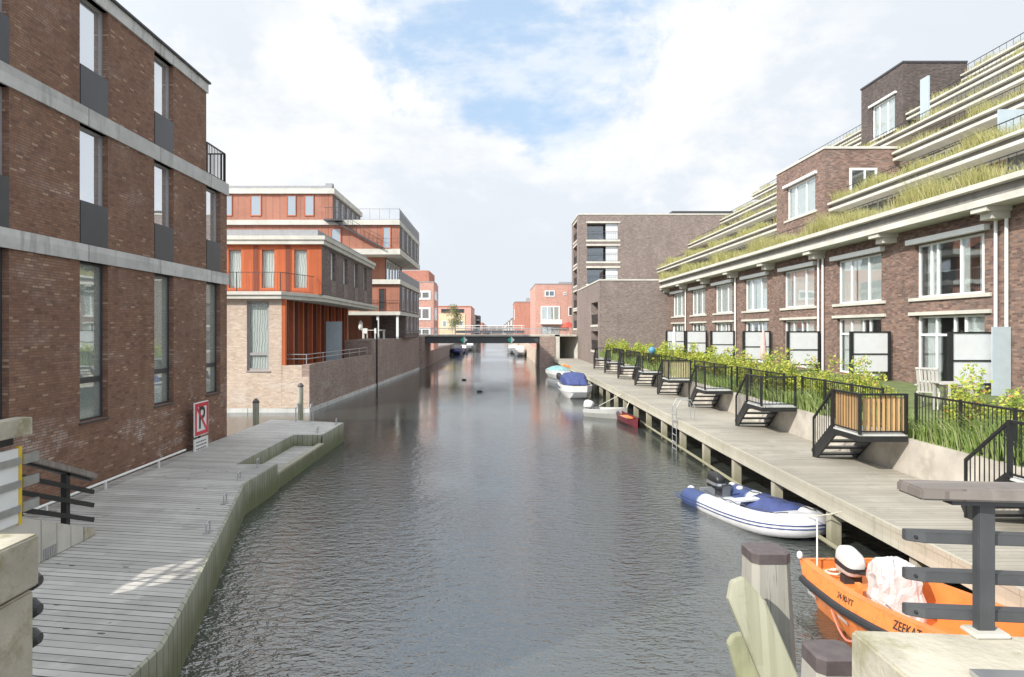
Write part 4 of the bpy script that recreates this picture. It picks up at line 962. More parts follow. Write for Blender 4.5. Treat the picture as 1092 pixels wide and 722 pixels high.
# ------------------------------------------------------------------ terraced building on the right
T = thing('terraced_building', 'stepped brick apartment building with white planted terrace slabs above the gardens on the right', 'building', (24, 45, 0))
XF = 15.3
SX = [14.4, 18.0, 21.5, 25.1, 28.6, 32.5]
SZ = [H + 3.7 + 2.75 * k for k in range(6)]
YS, YE = 11.0, 77.0
wy = [(24.97 - 3.55 + 5.75 * k, 24.97 + 5.75 * k) for k in range(-2, 7)]
holes = []
for a, b in wy:
    holes.append((a, b, H + 1.17, H + 3.08)); holes.append((a, b, H - 1.88, H + .5))
mb = MB(); facade(mb, 'x', XF, -1, YS, 60.74, 1.0, H + 3.72, holes, .16)
mb.poly([(XF, YS, 1), (45, YS, 1), (45, YS, H + 3.7), (XF, YS, H + 3.7)]); mb.build('wall', 'brick_purple', T)
for k, (a, b) in enumerate(wy):
    open_ = k in (2, 1)
    window(T, 'x', XF, -1, a, b, H + 1.17, H + 3.08, .13, fw=.07, mull=(.07, .36, .70, .80) if open_ else (.33, .72), fm='white_frame', pm='glass', mw=.09, curtain='curtain', cur=[(0, .14), (.28, .42), (.72, .9)] if open_ else ([(0, .62), (.66, 1)] if k % 2 else [(0, .8), (.84, 1)]), room=1.6, sill=(.32, .07, .12))
    window(T, 'x', XF, -1, a, b, H - 1.88, H + .5, .13, fw=.07, mull=(.30, .45, .72), trans=(.72,), fm='white_frame', pm='glass', mw=.08, curtain='curtain', cur=[(0, .3), (.7, .9)] if k % 3 else [(.5, .95)], room=1.8)
    mb = MB(); mb.box(XF - .08, a - .32, H + .53, XF + .02, b + .32, H + .65); mb.build('lintel', 'concrete_w', T)
    mb = MB(); mb.box(XF - .20, a - .25, H + 3.12, XF - .004, b + .30, H + 3.30); mb.build('awning_box', 'white', T)
    ra, ba = MB(), MB(); railing(ra, ba, (XF + .35, a + .1, H + 1.2), (XF + .35, b - .1, H + 1.2), .85, .11, .007, .03); o = ra.build('window_guard', 'steel', T); ba.build('baluster', 'steel', o)
# slabs (fascia of two white lips with a groove)
def slab(k, y0, y1, deep=4.8):
    x, z = SX[k], SZ[k]; t = .70 if k == 0 else .46
    mb = MB()
    mb.box(x, y0, z + t * .77, x + .9, y1, z + t)
    mb.box(x + .06, y0 + .005, z, x + deep, y1 - .005, z + t * .297)
    mb.box(x + .903, y0 + .01, z + t * .30, x + deep, y1 - .01, z + t * .9)
    sl = mb.build('terrace_slab', 'concrete_w', T)
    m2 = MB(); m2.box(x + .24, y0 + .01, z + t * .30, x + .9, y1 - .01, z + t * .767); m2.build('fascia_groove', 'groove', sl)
    m2 = MB(); m2.box(x + .1, y0 + .05, z + t + .002, x + .85, y1 - .05, z + t + .02); m2.build('planter_soil', 'soil', T)
slab(0, YS, 61.2)
slab(1, YS, 37.2); slab(1, 43.8, YE)
slab(2, YS, 37.2); slab(2, 43.8, YE)
slab(3, YS, YE); slab(4, YS, 47.8); slab(4, 53.5, YE); slab(5, YS, YE - 1, 9)
for k in range(1, 6):
    z0 = SZ[k - 1] + (.70 if k == 1 else .46)
    mb = MB(); mb.box(SX[k] + 1.2, YS, z0 - .1, 46, YE - .1 if k > 0 else 61, SZ[k] - .003); mb.build('wall', 'brick_purple' if k < 4 else 'brick_dark', T)
    if k <= 4:
        y = 21.9
        while y < YE - 6:
            if not (k in (1, 2) and 35.5 < y < 44):
                flatwin(T, 'x', SX[k] + 1.2, -1, y, y + 3.8, z0 + .05, z0 + 2.2, 'grey_frame' if int(y * 2) % 3 else 'white_frame', 'glass_dark', .09, (.25, .5, .75))
            y += 5.75
    ra, ba = MB(), MB()
    for (p, q) in (((YS, 37.0), (44, YE - .2)) if k - 1 in (1, 2) else ((YS, 61.0),) if k == 1 else ((YS, YE - .2),)):
        railing(ra, ba, (SX[k - 1] + .95, p, z0), (SX[k - 1] + .95, q, z0), .85, .35, .008, .035)
    o = ra.build('terrace_railing', 'black', T); ba.build('baluster', 'black', o)
ra, ba = MB(), MB(); railing(ra, ba, (SX[5] + .9, YS, SZ[5] + .46), (SX[5] + .9, YE - 1.5, SZ[5] + .46), .95, .6, .01, .04); o = ra.build('terrace_railing', 'black', T); ba.build('baluster', 'black', o)
# projecting two-storey brick bays
def bay(x, y0, y1, x1, z0, z1, bm, win):
    mb = MB(); a, b, c, d = win
    facade(mb, 'x', x, -1, y0, y1, z0, z1, [(a, b, c, d)], .14)
    mb.poly([(x, y0, z0), (x1, y0, z0), (x1, y0, z1), (x, y0, z1)]); mb.poly([(x, y1, z0), (x1, y1, z0), (x1, y1, z1), (x, y1, z1)]); mb.poly([(x1, y0, z0), (x1, y1, z0), (x1, y1, z1), (x1, y0, z1)])
    mb.poly([(x, y0, z0), (x1, y0, z0), (x1, y1, z0), (x, y1, z0)])
    w_ = mb.build('bay_wall', bm, T)
    mb = MB(); mb.box(x - .06, y0 - .06, z1, x1, y1 + .06, z1 + .13); mb.build('bay_roof_edge', 'concrete_w' if bm != 'brick_dark' else 'roof_dark', T)
    window(T, 'x', x, -1, a, b, c, d, .12, fw=.09, mull=(.36, .72), mw=.1, curtain='curtain', room=.8, sill=(.25, .07, .12))
    mb = MB(); mb.box(x - .16, a - .25, d + .02, x - .004, b + .25, d + .16); mb.build('awning_box', 'white', T)
bay(17.9, 37.3, 43.7, 22.0, SZ[0] + .72, H + 9.9, 'brick_purple', (38.4, 42.2, H + 6.75, H + 8.75))
bay(28.5, 47.9, 53.4, 33, SZ[3] + .47, H + 18.75, 'brick_dark', (48.9, 51.9, H + 14.4, H + 16.9))
flatwin(T, 'y', 37.3, -1, 19.25, 20.75, H + 7.1, H + 8.85, 'white_frame', 'glass_dark', .12, (.55,), .05)
mb = MB(); mb.box(17.75, 38.2, H + 5.2, 17.89, 42.6, H + 5.34); mb.build('string_course', 'concrete_w', T)
mb = MB(); mb.box(26.4, 41.8, SZ[3] + .5, 26.5, 42.6, SZ[4] + .9); mb.build('terrace_divider', 'screen_blue', T)
for (k, y) in ((1, 26.0), (2, 28.0)):
    z0 = SZ[k] + .46; mb = MB(); mb.box(SX[k] + 1.1, y, z0, SX[k] + 2.2, y + .06, z0 + 1.5); mb.build('terrace_divider', 'screen_blue', T)
# brackets and downpipes
for k in range(8):
    y = 20.6 + 5.75 * k
    mb = MB(); mb.box(SX[0] + .12, y - .34, SZ[0] - .15, XF - .003, y + .34, SZ[0] - .004); mb.box(SX[0] + .36, y - .26, SZ[0] - .36, XF - .004, y + .26, SZ[0] - .153); mb.build('bracket', 'concrete_w', T)
    if k % 2 == 0:
        for dy in ((-.22, .22) if k in (0, 2) else (0,)):
            mb = MB(); mb.tube([(XF - .09, y + dy, H - 1.9), (XF - .09, y + dy, SZ[0] - .36)], .05, 8); mb.build('downpipe', 'white', T)

# terrace grasses: nobody could count the blades
def grass(name, lab, x0, x1, spans, z, h, dens, m='grass_dry', lean=(-.35, .1), wd=.012, cat='terrace grass', clump=True, thin=None):
    mb = MB()
    for y0, y1 in spans:
        y = y0
        while y < y1:
            d = dens * (1 if y < 40 else .5)
            st = 1.0
            for k in range(int(d)):
                yy = y + random.random() * st; xx = random.uniform(x0, x1)
                den = (.5 + .5 * math.sin(yy * 1.3 + x0) * math.sin(yy * .47 + 2)) * .85 + .22
                if random.random() > den: continue
                hh = h * random.uniform(.5, 1.15) * (.30 + .85 * den) * (1.35 if math.sin(yy * .9 + 1.7 * x0) > .82 else 1); ww = wd * random.uniform(.7, 1.5) * (1 if yy < 40 else 1.9)
                a = random.uniform(0, 6.28); dx = random.uniform(*lean) * hh + .15 * hh * math.cos(a); dy = random.uniform(-.45, .45) * hh
                b = Vector((math.cos(a), math.sin(a), 0)) * ww
                p0 = Vector((xx, yy, z)); p1 = p0 + Vector((dx * .35, dy * .35, hh * .6)); p2 = p0 + Vector((dx, dy, hh * random.uniform(.75, 1.0)))
                i = len(mb.v); mb.v += [tuple(p0 - b), tuple(p0 + b), tuple(p1 + b * .8), tuple(p1 - b * .8), tuple(p2)]
                mb.f += [(i, i + 1, i + 2, i + 3), (i + 3, i + 2, i + 4)]
            y += st
    o = one(mb, name, m, lab, cat, loc=(x0, spans[0][0], z), kind='stuff'); return o
lb = ['lowest', 'second lowest', 'third lowest', 'fourth', 'fifth', 'topmost']
for k in range(6):
    t = .70 if k == 0 else .46
    sp = [(16, 61)] if k == 0 else [(18, 37), (44, 76.8)] if k in (1, 2) else [(20, 76.8)]
    grass('terrace_grass', 'yellow-green ornamental grass along the %s white terrace slab' % lb[k], SX[k] + .1, SX[k] + .75, sp, SZ[k] + t, (.78, .66, .56, .48, .42, .42)[k], 420 if k < 2 else 240, lean=(-.8, .45), wd=.0065)

# ------------------------------------------------------------------ garden, retaining wall, boardwalk
ZG = H - 2.42
XW = 9.1
g = MB(); g.poly([(XW + .2, 4, ZG), (9.8, 4, ZG), (9.8, 60.7, ZG), (XW + .2, 60.7, ZG)]); g.poly([(9.8, 4, ZG), (11.0, 4, H - 2.08), (11.0, 60.7, H - 2.08), (9.8, 60.7, ZG)]); g.poly([(11.0, 4, H - 2.08), (13.0, 4, H - 1.95), (13.0, 60.7, H - 1.95), (11.0, 60.7, H - 2.08)]); g.poly([(13.0, 4, H - 1.95), (15.6, 4, H - 1.95), (15.6, 60.7, H - 1.95), (13.0, 60.7, H - 1.95)])
struct(g.build('garden_ground', 'soil'))
ZD = H - 3.2
T = thing('retaining_wall', 'pale concrete retaining wall between the boardwalk and the gardens', 'retaining wall', (XW, 30, ZD))
mb = MB(); mb.box(XW, 4, -.5, XW + .22, 60.7, H - 2.40); mb.build('wall', 'concrete_wall', T)
T = thing('boardwalk', 'long silvered timber boardwalk on piles along the right bank', 'boardwalk', (8, 30, ZD))
XD = 6.46
mb = MB(); mb.prism([(XD, 3.2), (XW - .01, 3.2), (XW - .01, 77.0), (XD, 77.0)], ZD - .05, ZD); mb.build('planking', 'deck_right', T)
mb = MB(); mb.box(XD - .05, 3.2, ZD - .31, XD + .04, 77.0, ZD - .052); mb.build('edge_beam', 'beam', T)
mb = MB(); mb.box(XD - .06, 3.2, ZD - .049, XD - .004, 77.0, ZD + .03); mb.build('edge_strip', 'beam', T)
y = 5.24
k = 0
while y < 76:
    mb = MB(); mb.box(XD + .05, y - .10, -.8, XD + .25, y + .10, ZD - .06); p = mb.build('pile', 'beam', T)
    if y < 34:
        q = MB(); q.prism([(XD + .06, y - .08), (XD + .24, y - .08), (XD + .24, y + .08), (XD + .06, y + .08)], ZD - .5, ZD - .32)
        q2 = MB(); q2.box(XD + .255, y - .06, ZD - .55, XW, y + .06, ZD - .32); q2.build('cross_beam', 'beam', p)
    y += 2.72; k += 1
T = thing('floating_timber', 'long pale timber pole floating along the boardwalk piles', 'fender pole', (6.2, 20, .1))
mb = MB(); mb.tube([(6.455, 8.0, .10), (6.455, 18, .12), (6.455, 31, .14)], .045, 8); mb.build('pole', 'beam', T)
mb = MB()
for yy in (24.2, 24.75): mb.tube([(XD - .10, yy, -.4), (XD - .10, yy, ZD + .45), (XD + .05, yy, ZD + .72), (XD + .4, yy, ZD + .72), (XD + .55, yy, ZD + .5), (XD + .55, yy, ZD)], .015, 8)
for k in range(6): mb.tube([(XD - .10, 24.2, k * .25), (XD - .10, 24.75, k * .25)], .018, 6)
one(mb, 'swim_ladder', 'steel', 'steel ladder with hoop handles on the edge of the right boardwalk', 'ladder')

# stairs from the boardwalk up to each garden gate
def make_stair():
    t = thing('garden_stair', 'x', 'stair', (8.0, 0, ZD), 'black stairs from the boardwalk to the gardens')
    zl = .90; yb, yt, yn = .0, -1.0, -2.2
    for x in (.02, 1.0):
        mb = MB(); o = 8.0
        mb.bar((o + x, yb + .03, ZD + .05), (o + x, yt, ZD + zl - .06), .05, .30); mb.build('stringer', 'black', t)
    for k in range(4):
        mb = MB(); f = (k + .55) / 4.6; y = yb + (yt - yb) * f; z = ZD + zl * f
        mb.box(8.05, y - .13, z - .03, 8.97, y + .11, z + .018); mb.build('tread', 'panel', t)
    mb = MB(); mb.box(8.0, yn, ZD + zl - .04, 9.06, yt, ZD + zl); mb.build('landing', 'concrete', t)
    mb = MB(); mb.box(8.0, yn + .0, ZD + zl - .17, 8.05, yt, ZD + zl - .042); mb.box(8.05, yn, ZD + zl - .17, 9.06, yn + .05, ZD + zl - .042); mb.build('landing_frame', 'black', t)
    ra, ba = MB(), MB()
    z1 = ZD + zl
    ra.box(7.98, yb - .02, ZD, 8.02, yb + .02, ZD + 1.0)
    ra.bar((8.0, yb, ZD + .98), (8.0, yt, z1 + .88), .045, .045)
    for k in range(1, 9):
        f = k / 9; y = yb + (yt - yb) * f; ba.box(7.993, y - .007, ZD + zl * f - .02, 8.007, y + .007, ZD + .97 + (zl - .1) * f)
    for (x, y) in ((8.0, yt), (8.0, yn), (9.02, yn)): ra.box(x - .03, y - .03, z1, x + .03, y + .03, z1 + .9)
    railing(ra, ba, (8.0, yt, z1), (8.0, yn, z1), .88, .11, .008, .045)
    railing(ra, ba, (8.0, yn, z1), (9.02, yn, z1), .88, .11, .008, .045)
    o = ra.build('railing', 'black', t); ba.build('baluster', 'black', o)
    return t
stair0 = make_stair()
sl_ = ['black garden stair half cut off by the right photo edge, nearest of all', 'black garden stair whose landing rail carries fresh wooden pickets all round', 'black garden stair third from the near end, with the clear balustrade and green grass behind', 'black garden stair fourth from the near end, beside the bare balustrade',
       'black garden stair fifth from the near end, with pale pickets on its rail', 'black garden stair sixth from the near end, beside the blue ball', 'black garden stair seventh from the near end', 'black garden stair eighth from the near end, last but one', 'black garden stair farthest away, close to the brick annexe']
stair_y = [11.65] + [17.25 + 5.6 * k for k in range(8)]
for k, y in enumerate(stair_y):
    s_ = stair0 if k == 0 else copy_tree(stair0)
    s_.location = (8.0, y, ZD); s_['label'] = sl_[k]
# wooden picket panels tied to two of the landings
def pickets(lab, y, m='picket'):
    t = thing('picket_screen', lab, 'picket screen', (8.1, y, ZD + .9), 'wooden picket screens on the stair landings')
    z = ZD + .9
    mb = MB(); yy = y - 2.15
    while yy < y - 1.0: mb.box(8.05, yy, z + .06, 8.07, yy + .075, z + .86); yy += .105
    mb.build('picket_side', m, t)
    mb = MB(); x = 8.1
    while x < 8.97: mb.box(x, y - 2.155, z + .06, x + .075, y - 2.135, z + .84 + .03 * math.sin(x * 9)); x += .105
    mb.build('picket_front', m, t)
    mb = MB()
    for q in (.2, .7): mb.box(8.075, y - 2.13, z + q, 9.0, y - 2.11, z + q + .05)
    mb.build('cross_rail', m, t)
pickets('fresh orange wooden pickets around the landing of the nearest fully visible stair', stair_y[1])
pickets('pale wooden pickets on the landing of the fifth stair', stair_y[4], 'picket_pale')
# garden fences on the retaining wall between the landings
fl = ['black baluster fence at the right photo edge, nearest garden', 'black baluster fence in front of the white garden chairs', 'black baluster fence just beyond the orange picket landing', 'black baluster fence in front of the third garden', 'black baluster fence in front of the fourth garden', 'black baluster fence beside the blue ball', 'black baluster fence third from the annexe end', 'black baluster fence second from the annexe end', 'black baluster fence ending at the brick annexe']
ends = [5.0] + [y - .95 for y in stair_y] + [60.6]
segs = [(6.0, stair_y[0] - 2.25)] + [(stair_y[k] - .95, stair_y[k + 1] - 2.25) for k in range(8)]
for k, (a, b) in enumerate(segs):
    t = thing('garden_fence', fl[k], 'fence', (XW + .1, a, H - 2.4), 'black fences along the garden edge')
    ra, ba = MB(), MB(); railing(ra, ba, (XW + .11, a, H - 2.4), (XW + .11, b, H - 2.4), .98, .11, .008, .04)
    ra.build('rail', 'black', t); ba.build('baluster', 'black', t)
    n = max(2, int((b - a) / 1.3) + 1)
    for j in range(n):
        y = a + (b - a) * j / (n - 1); mb = MB(); mb.box(XW + .085, y - .025, H - 2.4, XW + .135, y + .025, H - 1.38); mb.build('post', 'black', t)

# privacy screens at the party walls
scl = ['frosted white garden screen with a pale blue side panel, nearest the right photo edge', 'frosted white garden screen second from the near end', 'frosted white garden screen third from the near end, beside the pink folded parasol', 'frosted white garden screen fourth from the near end', 'frosted white garden screen fifth from the near end', 'frosted white garden screen sixth from the near end', 'frosted white garden screen farthest away, beside the white folded parasol']
for k in range(7):
    y = 20.6 + 5.75 * k; x0, x1 = 13.62, XF - .13; z0, z1 = H - 2.0, H - .05
    t = thing('garden_screen', scl[k], 'screen', (14.4, y, H - 1.95), 'frosted screens between the gardens')
    for x in (x0, x1 - .1): mb = MB(); mb.box(x, y - .06, z0, x + .11, y + .06, z1); mb.build('post', 'black', t)
    for z in (z0 + .35, H - .95, z1 - .05): mb = MB(); mb.box(x0 + .112, y - .04, z, x1 - .102, y + .04, z + .05); mb.build('bar', 'black', t)
    for za, zb in ((z0 + .401, H - .951), (H - .899, z1 - .051)): mb = MB(); mb.box(x0 + .112, y - .012, za, x1 - .102, y + .012, zb); mb.build('panel', 'screen', t)
    if k == 0: mb = MB(); mb.box(x1 - .45, y - .32, z0, x1 + .1, y - .27, z1 + .15); mb.build('side_panel', 'screen_blue', t)
for x, y, lab, m, zt in ((13.5, 34.6, 'pink folded garden parasol beside the third screen', 'pink_cloth', H - .02), (13.6, 52.4, 'white folded garden parasol in front of the farthest screen', 'white', H + .25)):
    t = thing('folded_parasol', lab, 'parasol', (x, y, H - 1.95), 'folded parasols in the gardens')
    mb = MB(); mb.tube([(x, y, H - 1.5), (x, y, H - 1.3), (x, y, H - .7), (x, y, zt - .1), (x, y, zt)], [.14, .17, .13, .07, .02], 9); mb.build('canopy', m, t)
    mb = MB(); mb.tube([(x, y, H - 1.95), (x, y, zt + .08)], .02, 6); mb.build('pole', 'garden_wood', t)
mb = MB(); mb.ball((8.2 + .95, 40.3, H - 1.2), .22); one(mb, 'garden_ball', 'blue_ball', 'bright blue ball lantern on the garden fence', 'ball', smooth=True)

# white garden table and chairs
def chair(x, y, rz, lab):
    t = thing('garden_chair', lab, 'chair', (0, 0, 0), 'white garden chairs')
    def rot(mb): mb.v = [(x + (a * math.cos(rz) - b * math.sin(rz)), y + (a * math.sin(rz) + b * math.cos(rz)), H - 2.06 + c) for a, b, c in mb.v]; return mb
    for sx in (-1, 1):
        mb = MB(); mb.bar((sx * .25, -.25, 0), (sx * .25, -.22, .6), .05, .05); rot(mb).build('leg', 'garden_wood', t)
        mb = MB(); mb.bar((sx * .25, .32, 0), (sx * .25, .22, .45), .05, .05); rot(mb).build('leg', 'garden_wood', t)
        mb = MB(); mb.bar((sx * .27, -.28, .62), (sx * .27, .30, .62), .07, .03); rot(mb).build('armrest', 'garden_wood', t)
    mb = MB()
    for k in range(6): mb.box(-.24, -.24 + k * .085, .42, .24, -.17 + k * .085, .445)
    rot(mb).build('seat', 'garden_wood', t)
    mb = MB()
    for k in range(6): mb.bar((-.22 + k * .088, .22, .45), (-.22 + k * .088, .36, 1.05), .065, .02)
    mb.bar((-.26, .36, 1.06), (.26, .36, 1.06), .06, .05); rot(mb).build('backrest', 'garden_wood', t)
chair(11.45, 18.0, 2.3, 'white slatted garden chair left of the small table'); chair(12.3, 17.9, -2.2, 'white slatted garden chair right of the small table')
t = thing('garden_table', 'white slatted garden table between two white chairs behind the fence', 'table', (11.6, 17.4, H - 2.06))
mb = MB()
for k in range(7): mb.box(11.25 + k * .1, 16.95, H - 1.36, 11.34 + k * .1, 17.75, H - 1.33)
mb.build('tabletop', 'garden_wood', t)
for a in (11.3, 11.85):
    for b in (17.05, 17.65): mb = MB(); mb.bar((a, b, H - 2.06), (a, b, H - 1.363), .05, .05); mb.build('leg', 'garden_wood', t)

# hedges: one per garden
def leaves(mb, c, r, n, size=.05, squash=(1, 1, 1)):
    for _ in range(n):
        d = Vector((random.gauss(0, 1), random.gauss(0, 1), random.gauss(0, 1))).normalized() * (random.random() ** .45)
        p = Vector((c[0] + d.x * r * squash[0], c[1] + d.y * r * squash[1], c[2] + d.z * r * squash[2]))
        a = Vector((random.uniform(-1, 1), random.uniform(-1, 1), random.uniform(-1, 1))).normalized(); b = a.orthogonal().normalized()
        s = size * random.uniform(.6, 1.5); a *= s; b *= s * .55
        mb.poly([p - a, p + b, p + a, p - b])
hl = ['yellow-green hedge with reddish leaves at the right photo edge', 'loose leafy hedge between the orange pickets and the second screen', 'yellow-green hedge in front of the third screen', 'bushy hedge in front of the fourth screen', 'yellow-green hedge in front of the fifth screen', 'hedge in front of the sixth screen', 'hedge in front of the farthest screen', 'hedge beside the blue ball near the brick annexe', 'last hedge in front of the brick annexe wall']
hs = [(12.6, 15.0), (18.1, 23.2), (23.4, 28.6), (28.9, 34.2), (34.5, 39.8), (40.1, 45.4), (45.7, 50.2), (50.5, 55.2), (55.4, 60.4)]
for k, (a, b) in enumerate(hs):
    t = thing('hedge', hl[k], 'hedge', (10.3, (a + b) / 2, ZG), 'hedges along the garden fences')
    mb = MB(); y = a
    st = MB()
    while y < b:
        hh = random.uniform(.85, 1.25); x = random.uniform(9.55, 10.5)
        sc_ = 1 if y < 35 else .65
        leaves(mb, (x, y, ZG + hh * .62), .5, int(1250 * sc_), .034 if y < 30 else .055, (.85, .8, hh * .95))
        for _ in range(5):
            st.bar((x + random.uniform(-.2, .2), y + random.uniform(-.3, .3), ZG), (x + random.uniform(-.4, .4), y + random.uniform(-.4, .4), ZG + hh), .012, .012)
        if random.random() < .7:
            leaves(mb, (x + random.uniform(-.3, .3), y, ZG + hh * 1.25), .25, int(70 * sc_), .045 if y < 30 else .06, (1, 1, 1.1))
        y += .42
    mb.build('foliage', 'leaf', t); st.build('stem', 'bark', t)
grass('garden_grass', 'long green grass growing behind the garden fence and over the wall', 9.15, 9.85, [(8.5, 60)], ZG, .62, 800, 'grass_green', (-.6, .2), .011, 'grass')
grass('garden_lawn', 'green lawn around the white garden chairs', 9.9, 13.4, [(9.0, 19.5)], ZG, .16, 900, 'grass_green', (-.2, .2), .012, 'lawn')

# trees far off
def tree(lab, x, y, h, w_):
    t = thing('broadleaf_tree', lab, 'tree', (x, y, 1.5))
    mb = MB(); mb.tube([(x, y, 1.2), (x + .1, y, 1.5 + h * .3), (x, y, 1.5 + h * .7)], [.14, .1, .04], 7)
    for k in range(6):
        a = random.uniform(0, 6.28); mb.tube([(x + .06, y, 1.5 + h * .3), (x + w_ * .35 * math.cos(a), y + w_ * .35 * math.sin(a), 1.5 + h * random.uniform(.5, .85))], [.05, .02], 5)
    mb.build('trunk', 'bark', t)
    mb = MB()
    for k in range(22):
        a = random.uniform(0, 6.28); q = random.uniform(0, w_ * .4); z = 1.5 + h * random.uniform(.35, .95); q *= 1.2 - abs(z - 1.5 - h * .6) / h
        leaves(mb, (x + q * math.cos(a), y + q * math.sin(a), z), w_ * .22, 130, .12)
    mb.build('crown', 'leaf_tree', t)
tree('small round olive-green tree in front of the pale yellow building', -11.2, 182, 9.6, 5.2)
tree('small yellowish tree beside the windowless red-brown gable', 5.7, 106, 4.6, 1.3)

# ------------------------------------------------------------------ boats
def hull(t, name, m, P, L, B, hgt, nose=1.0, sheer=.15, inner=.08, floor=.1, stern_w=.85, flare=.75, dr=.15, bluff=2.2, mi=None, n=15):
    """open boat along local +l (bow); P maps (l, w, z) to world"""
    rings = []; rin = []
    for k in range(n):
        f = k / (n - 1); b = B / 2 * (stern_w + (1 - stern_w) * min(1, f * 3)) * max(.02, (1 - max(0, (f - .45) / .55) ** bluff * nose)); zg = hgt + sheer * f ** 2
        l = L * f; zb = -dr + (zg * .55 + dr) * max(0, (f - .72) / .28) ** 2
        rings.append([P(l - .18 * 0, w, z) for w, z in ((-b, zg), (-b * .97, zg * .55), (-b * flare, max(zb, .0)), (-b * .3, zb), (b * .3, zb), (b * flare, max(zb, .0)), (b * .97, zg * .55), (b, zg))])
        bi = max(.01, b - inner); fl = max(floor, zb + .04)
        li = min(l, L - inner * 1.5) if k else inner
        rin.append([P(li, w, z) for w, z in ((-b, zg), (-bi, zg + .015), (-bi * .88, min(fl, zg - .02)), (bi * .88, min(fl, zg - .02)), (bi, zg + .015), (b, zg))])
    mb = MB(); mb.loft(rings, False, False)
    mb.poly(rings[0]); mb.poly(rings[-1]); o = mb.build(name, m, t)
    mb = MB(); mb.loft(rin, False, False); mb.poly(rin[0]); mb.poly(rin[-1]); mb.build('inner_hull', mi or m, t)
    return o
def frame(x, y, ang):
    """l axis points along heading 'ang' (from +x)"""
    c, s = math.cos(ang), math.sin(ang)
    return lambda l, w, z: (x + l * c - w * s, y + l * s + w * c, z)
def outboard(t, P, l, w, z, cow, stripe=None, tilt=.25, s=1.0):
    """cowling (rounded box, longer than wide, higher at the back), stripe, leg and tiller"""
    def ring(f, a, b, n=20):
        out = []
        for k in range(n):
            q = 2 * PI * k / n; cq, sq = math.cos(q), math.sin(q); e = .55
            x = math.copysign(abs(cq) ** e, cq) * a; y = math.copysign(abs(sq) ** e, sq) * b
            out.append(P(l + (x + f * tilt) * s, w + y * s, z + (f - .22 * x * (f / .4)) * s))
        return out
    rings = [ring(f, a, b) for f, a, b in ((0, .22, .12), (.03, .26, .145), (.16, .285, .16), (.28, .275, .155), (.36, .22, .13), (.40, .12, .07))]
    mb = MB(); mb.loft(rings, True); o = mb.build('outboard_motor', cow, t, smooth=True)
    if stripe:
        mb = MB(); mb.loft([ring(.10, .288, .163), ring(.19, .296, .169)], True, False); mb.build('stripe', stripe, o)
    mb = MB(); mb.tube([P(l - .05 * s, w, z + .03), P(l - .12 * s, w, z - .3), P(l - .16 * s, w, -.5)], [.10 * s, .07 * s, .05 * s], 10); mb.build('motor_leg', 'rubber', o)
    mb = MB(); a, b = P(l - .02, w - .13, z - .2), P(l + .12, w + .13, z - .01); mb.box(*a, *b); mb.build('clamp', 'rubber', o)
    mb = MB(); mb.tube([P(l + .2 * s, w, z + .06), P(l + .62 * s, w + .08, z + .16)], .02, 6); mb.build('tiller', 'rubber', o)
    return o

# orange work boat (stern far, bow towards the bridge)
T = thing('work_boat', 'orange open work boat with a black rubber strip moored between the bridge and the boardwalk', 'boat', (5.55, 8, 0))
st = []
def ob(f):
    Y = 10.85 - 5.6 * f; half = .68 + .17 * min(1, f * 3.2); half *= 1 - max(0, (f - .72) / .28) ** 2.2 * .75
    zg = .62 + .95 * min(f, .62) ** 2 + .2 * max(0, f - .62) + .04 * max(0, .25 - f); cx = 5.47 + .1 * min(1, f * 3)
    return Y, half, zg, cx
outer, inner, strip = [], [], []
N = 15
for k in range(N):
    f = k / (N - 1); Y, h, zg, cx = ob(f); Yw = Y - (.35 if k == 0 else .0) * 1
    rr = .15 if k == 0 else -.12
    outer.append([(cx + w_ * h, (Y - (.45 * (1 - (z - rr) / (zg - rr)) if k == 0 else 0)), z) for w_, z in ((-.98, zg), (-1.03, zg - .22), (-1.0, zg - .30), (-.80, max(rr + .05, .0)), (-.3, rr), (.3, rr), (.80, max(rr + .05, .0)), (1.0, zg - .30), (1.03, zg - .22), (.98, zg))])
    Yi = Y - (.12 if k == 0 else 0)
    fz = .45 if f < .16 else .16
    inner.append([(cx + w_, Yi, z) for w_, z in ((-.98 * h, zg + .002), (-.98 * h + .11, zg + .012), (-.98 * h + .15, fz), (.98 * h - .15, fz), (.98 * h - .11, zg + .012), (.98 * h, zg + .002))])
mb = MB(); mb.loft(outer, False, False); mb.poly(outer[0]); mb.poly(outer[-1]); mb.build('hull', 'orange_boat', T)
mb = MB(); mb.loft(inner, False, False); mb.poly(inner[0]); mb.poly(inner[-1]); mb.poly([outer[0][0], inner[0][0], inner[0][-1], outer[0][-1]])
mb.build('inner_hull', 'orange_deep', T)
for s in (1, 8):
    mb = MB(); sg = -1 if s == 1 else 1
    mb.tube([(o_[s][0] + sg * .01, o_[s][1], o_[s][2] - .03) for o_ in outer], .055, 8); mb.build('rubber_strip', 'rubber', T)
Y, h, zg, cx = ob(.18)
mb = MB(); mb.box(5.15, 9.75, .17, 5.22, 9.83, .62); mb.build('post', 'orange_boat', T)
mb = MB(); mb.box(4.95, 8.0, .161, 6.2, 8.35, .42); mb.build('thwart', 'orange_boat', T)
for f, w_ in ((.06, .2), (.24, .22), (.40, .25)):
    Y, h, zg, cx = ob(f); mb = MB(); mb.box(cx - h * 1.012 - .004, Y - .28, zg - .40, cx - h * .985, Y - .02, zg - .345)
    x0 = cx - h * .95
    mb = MB(); mb.v = [(cx - h * .985 - .012, Y, zg - .37), (cx - h * .985 - .012, Y - .26, zg - .37), (cx - h * .955 - .012, Y - .26, zg - .43), (cx - h * .955 - .012, Y, zg - .43)]; mb.f = [(0, 1, 2, 3)]
    mb.build('reflector_strip', 'tarp', T)
mb = MB(); pts = []
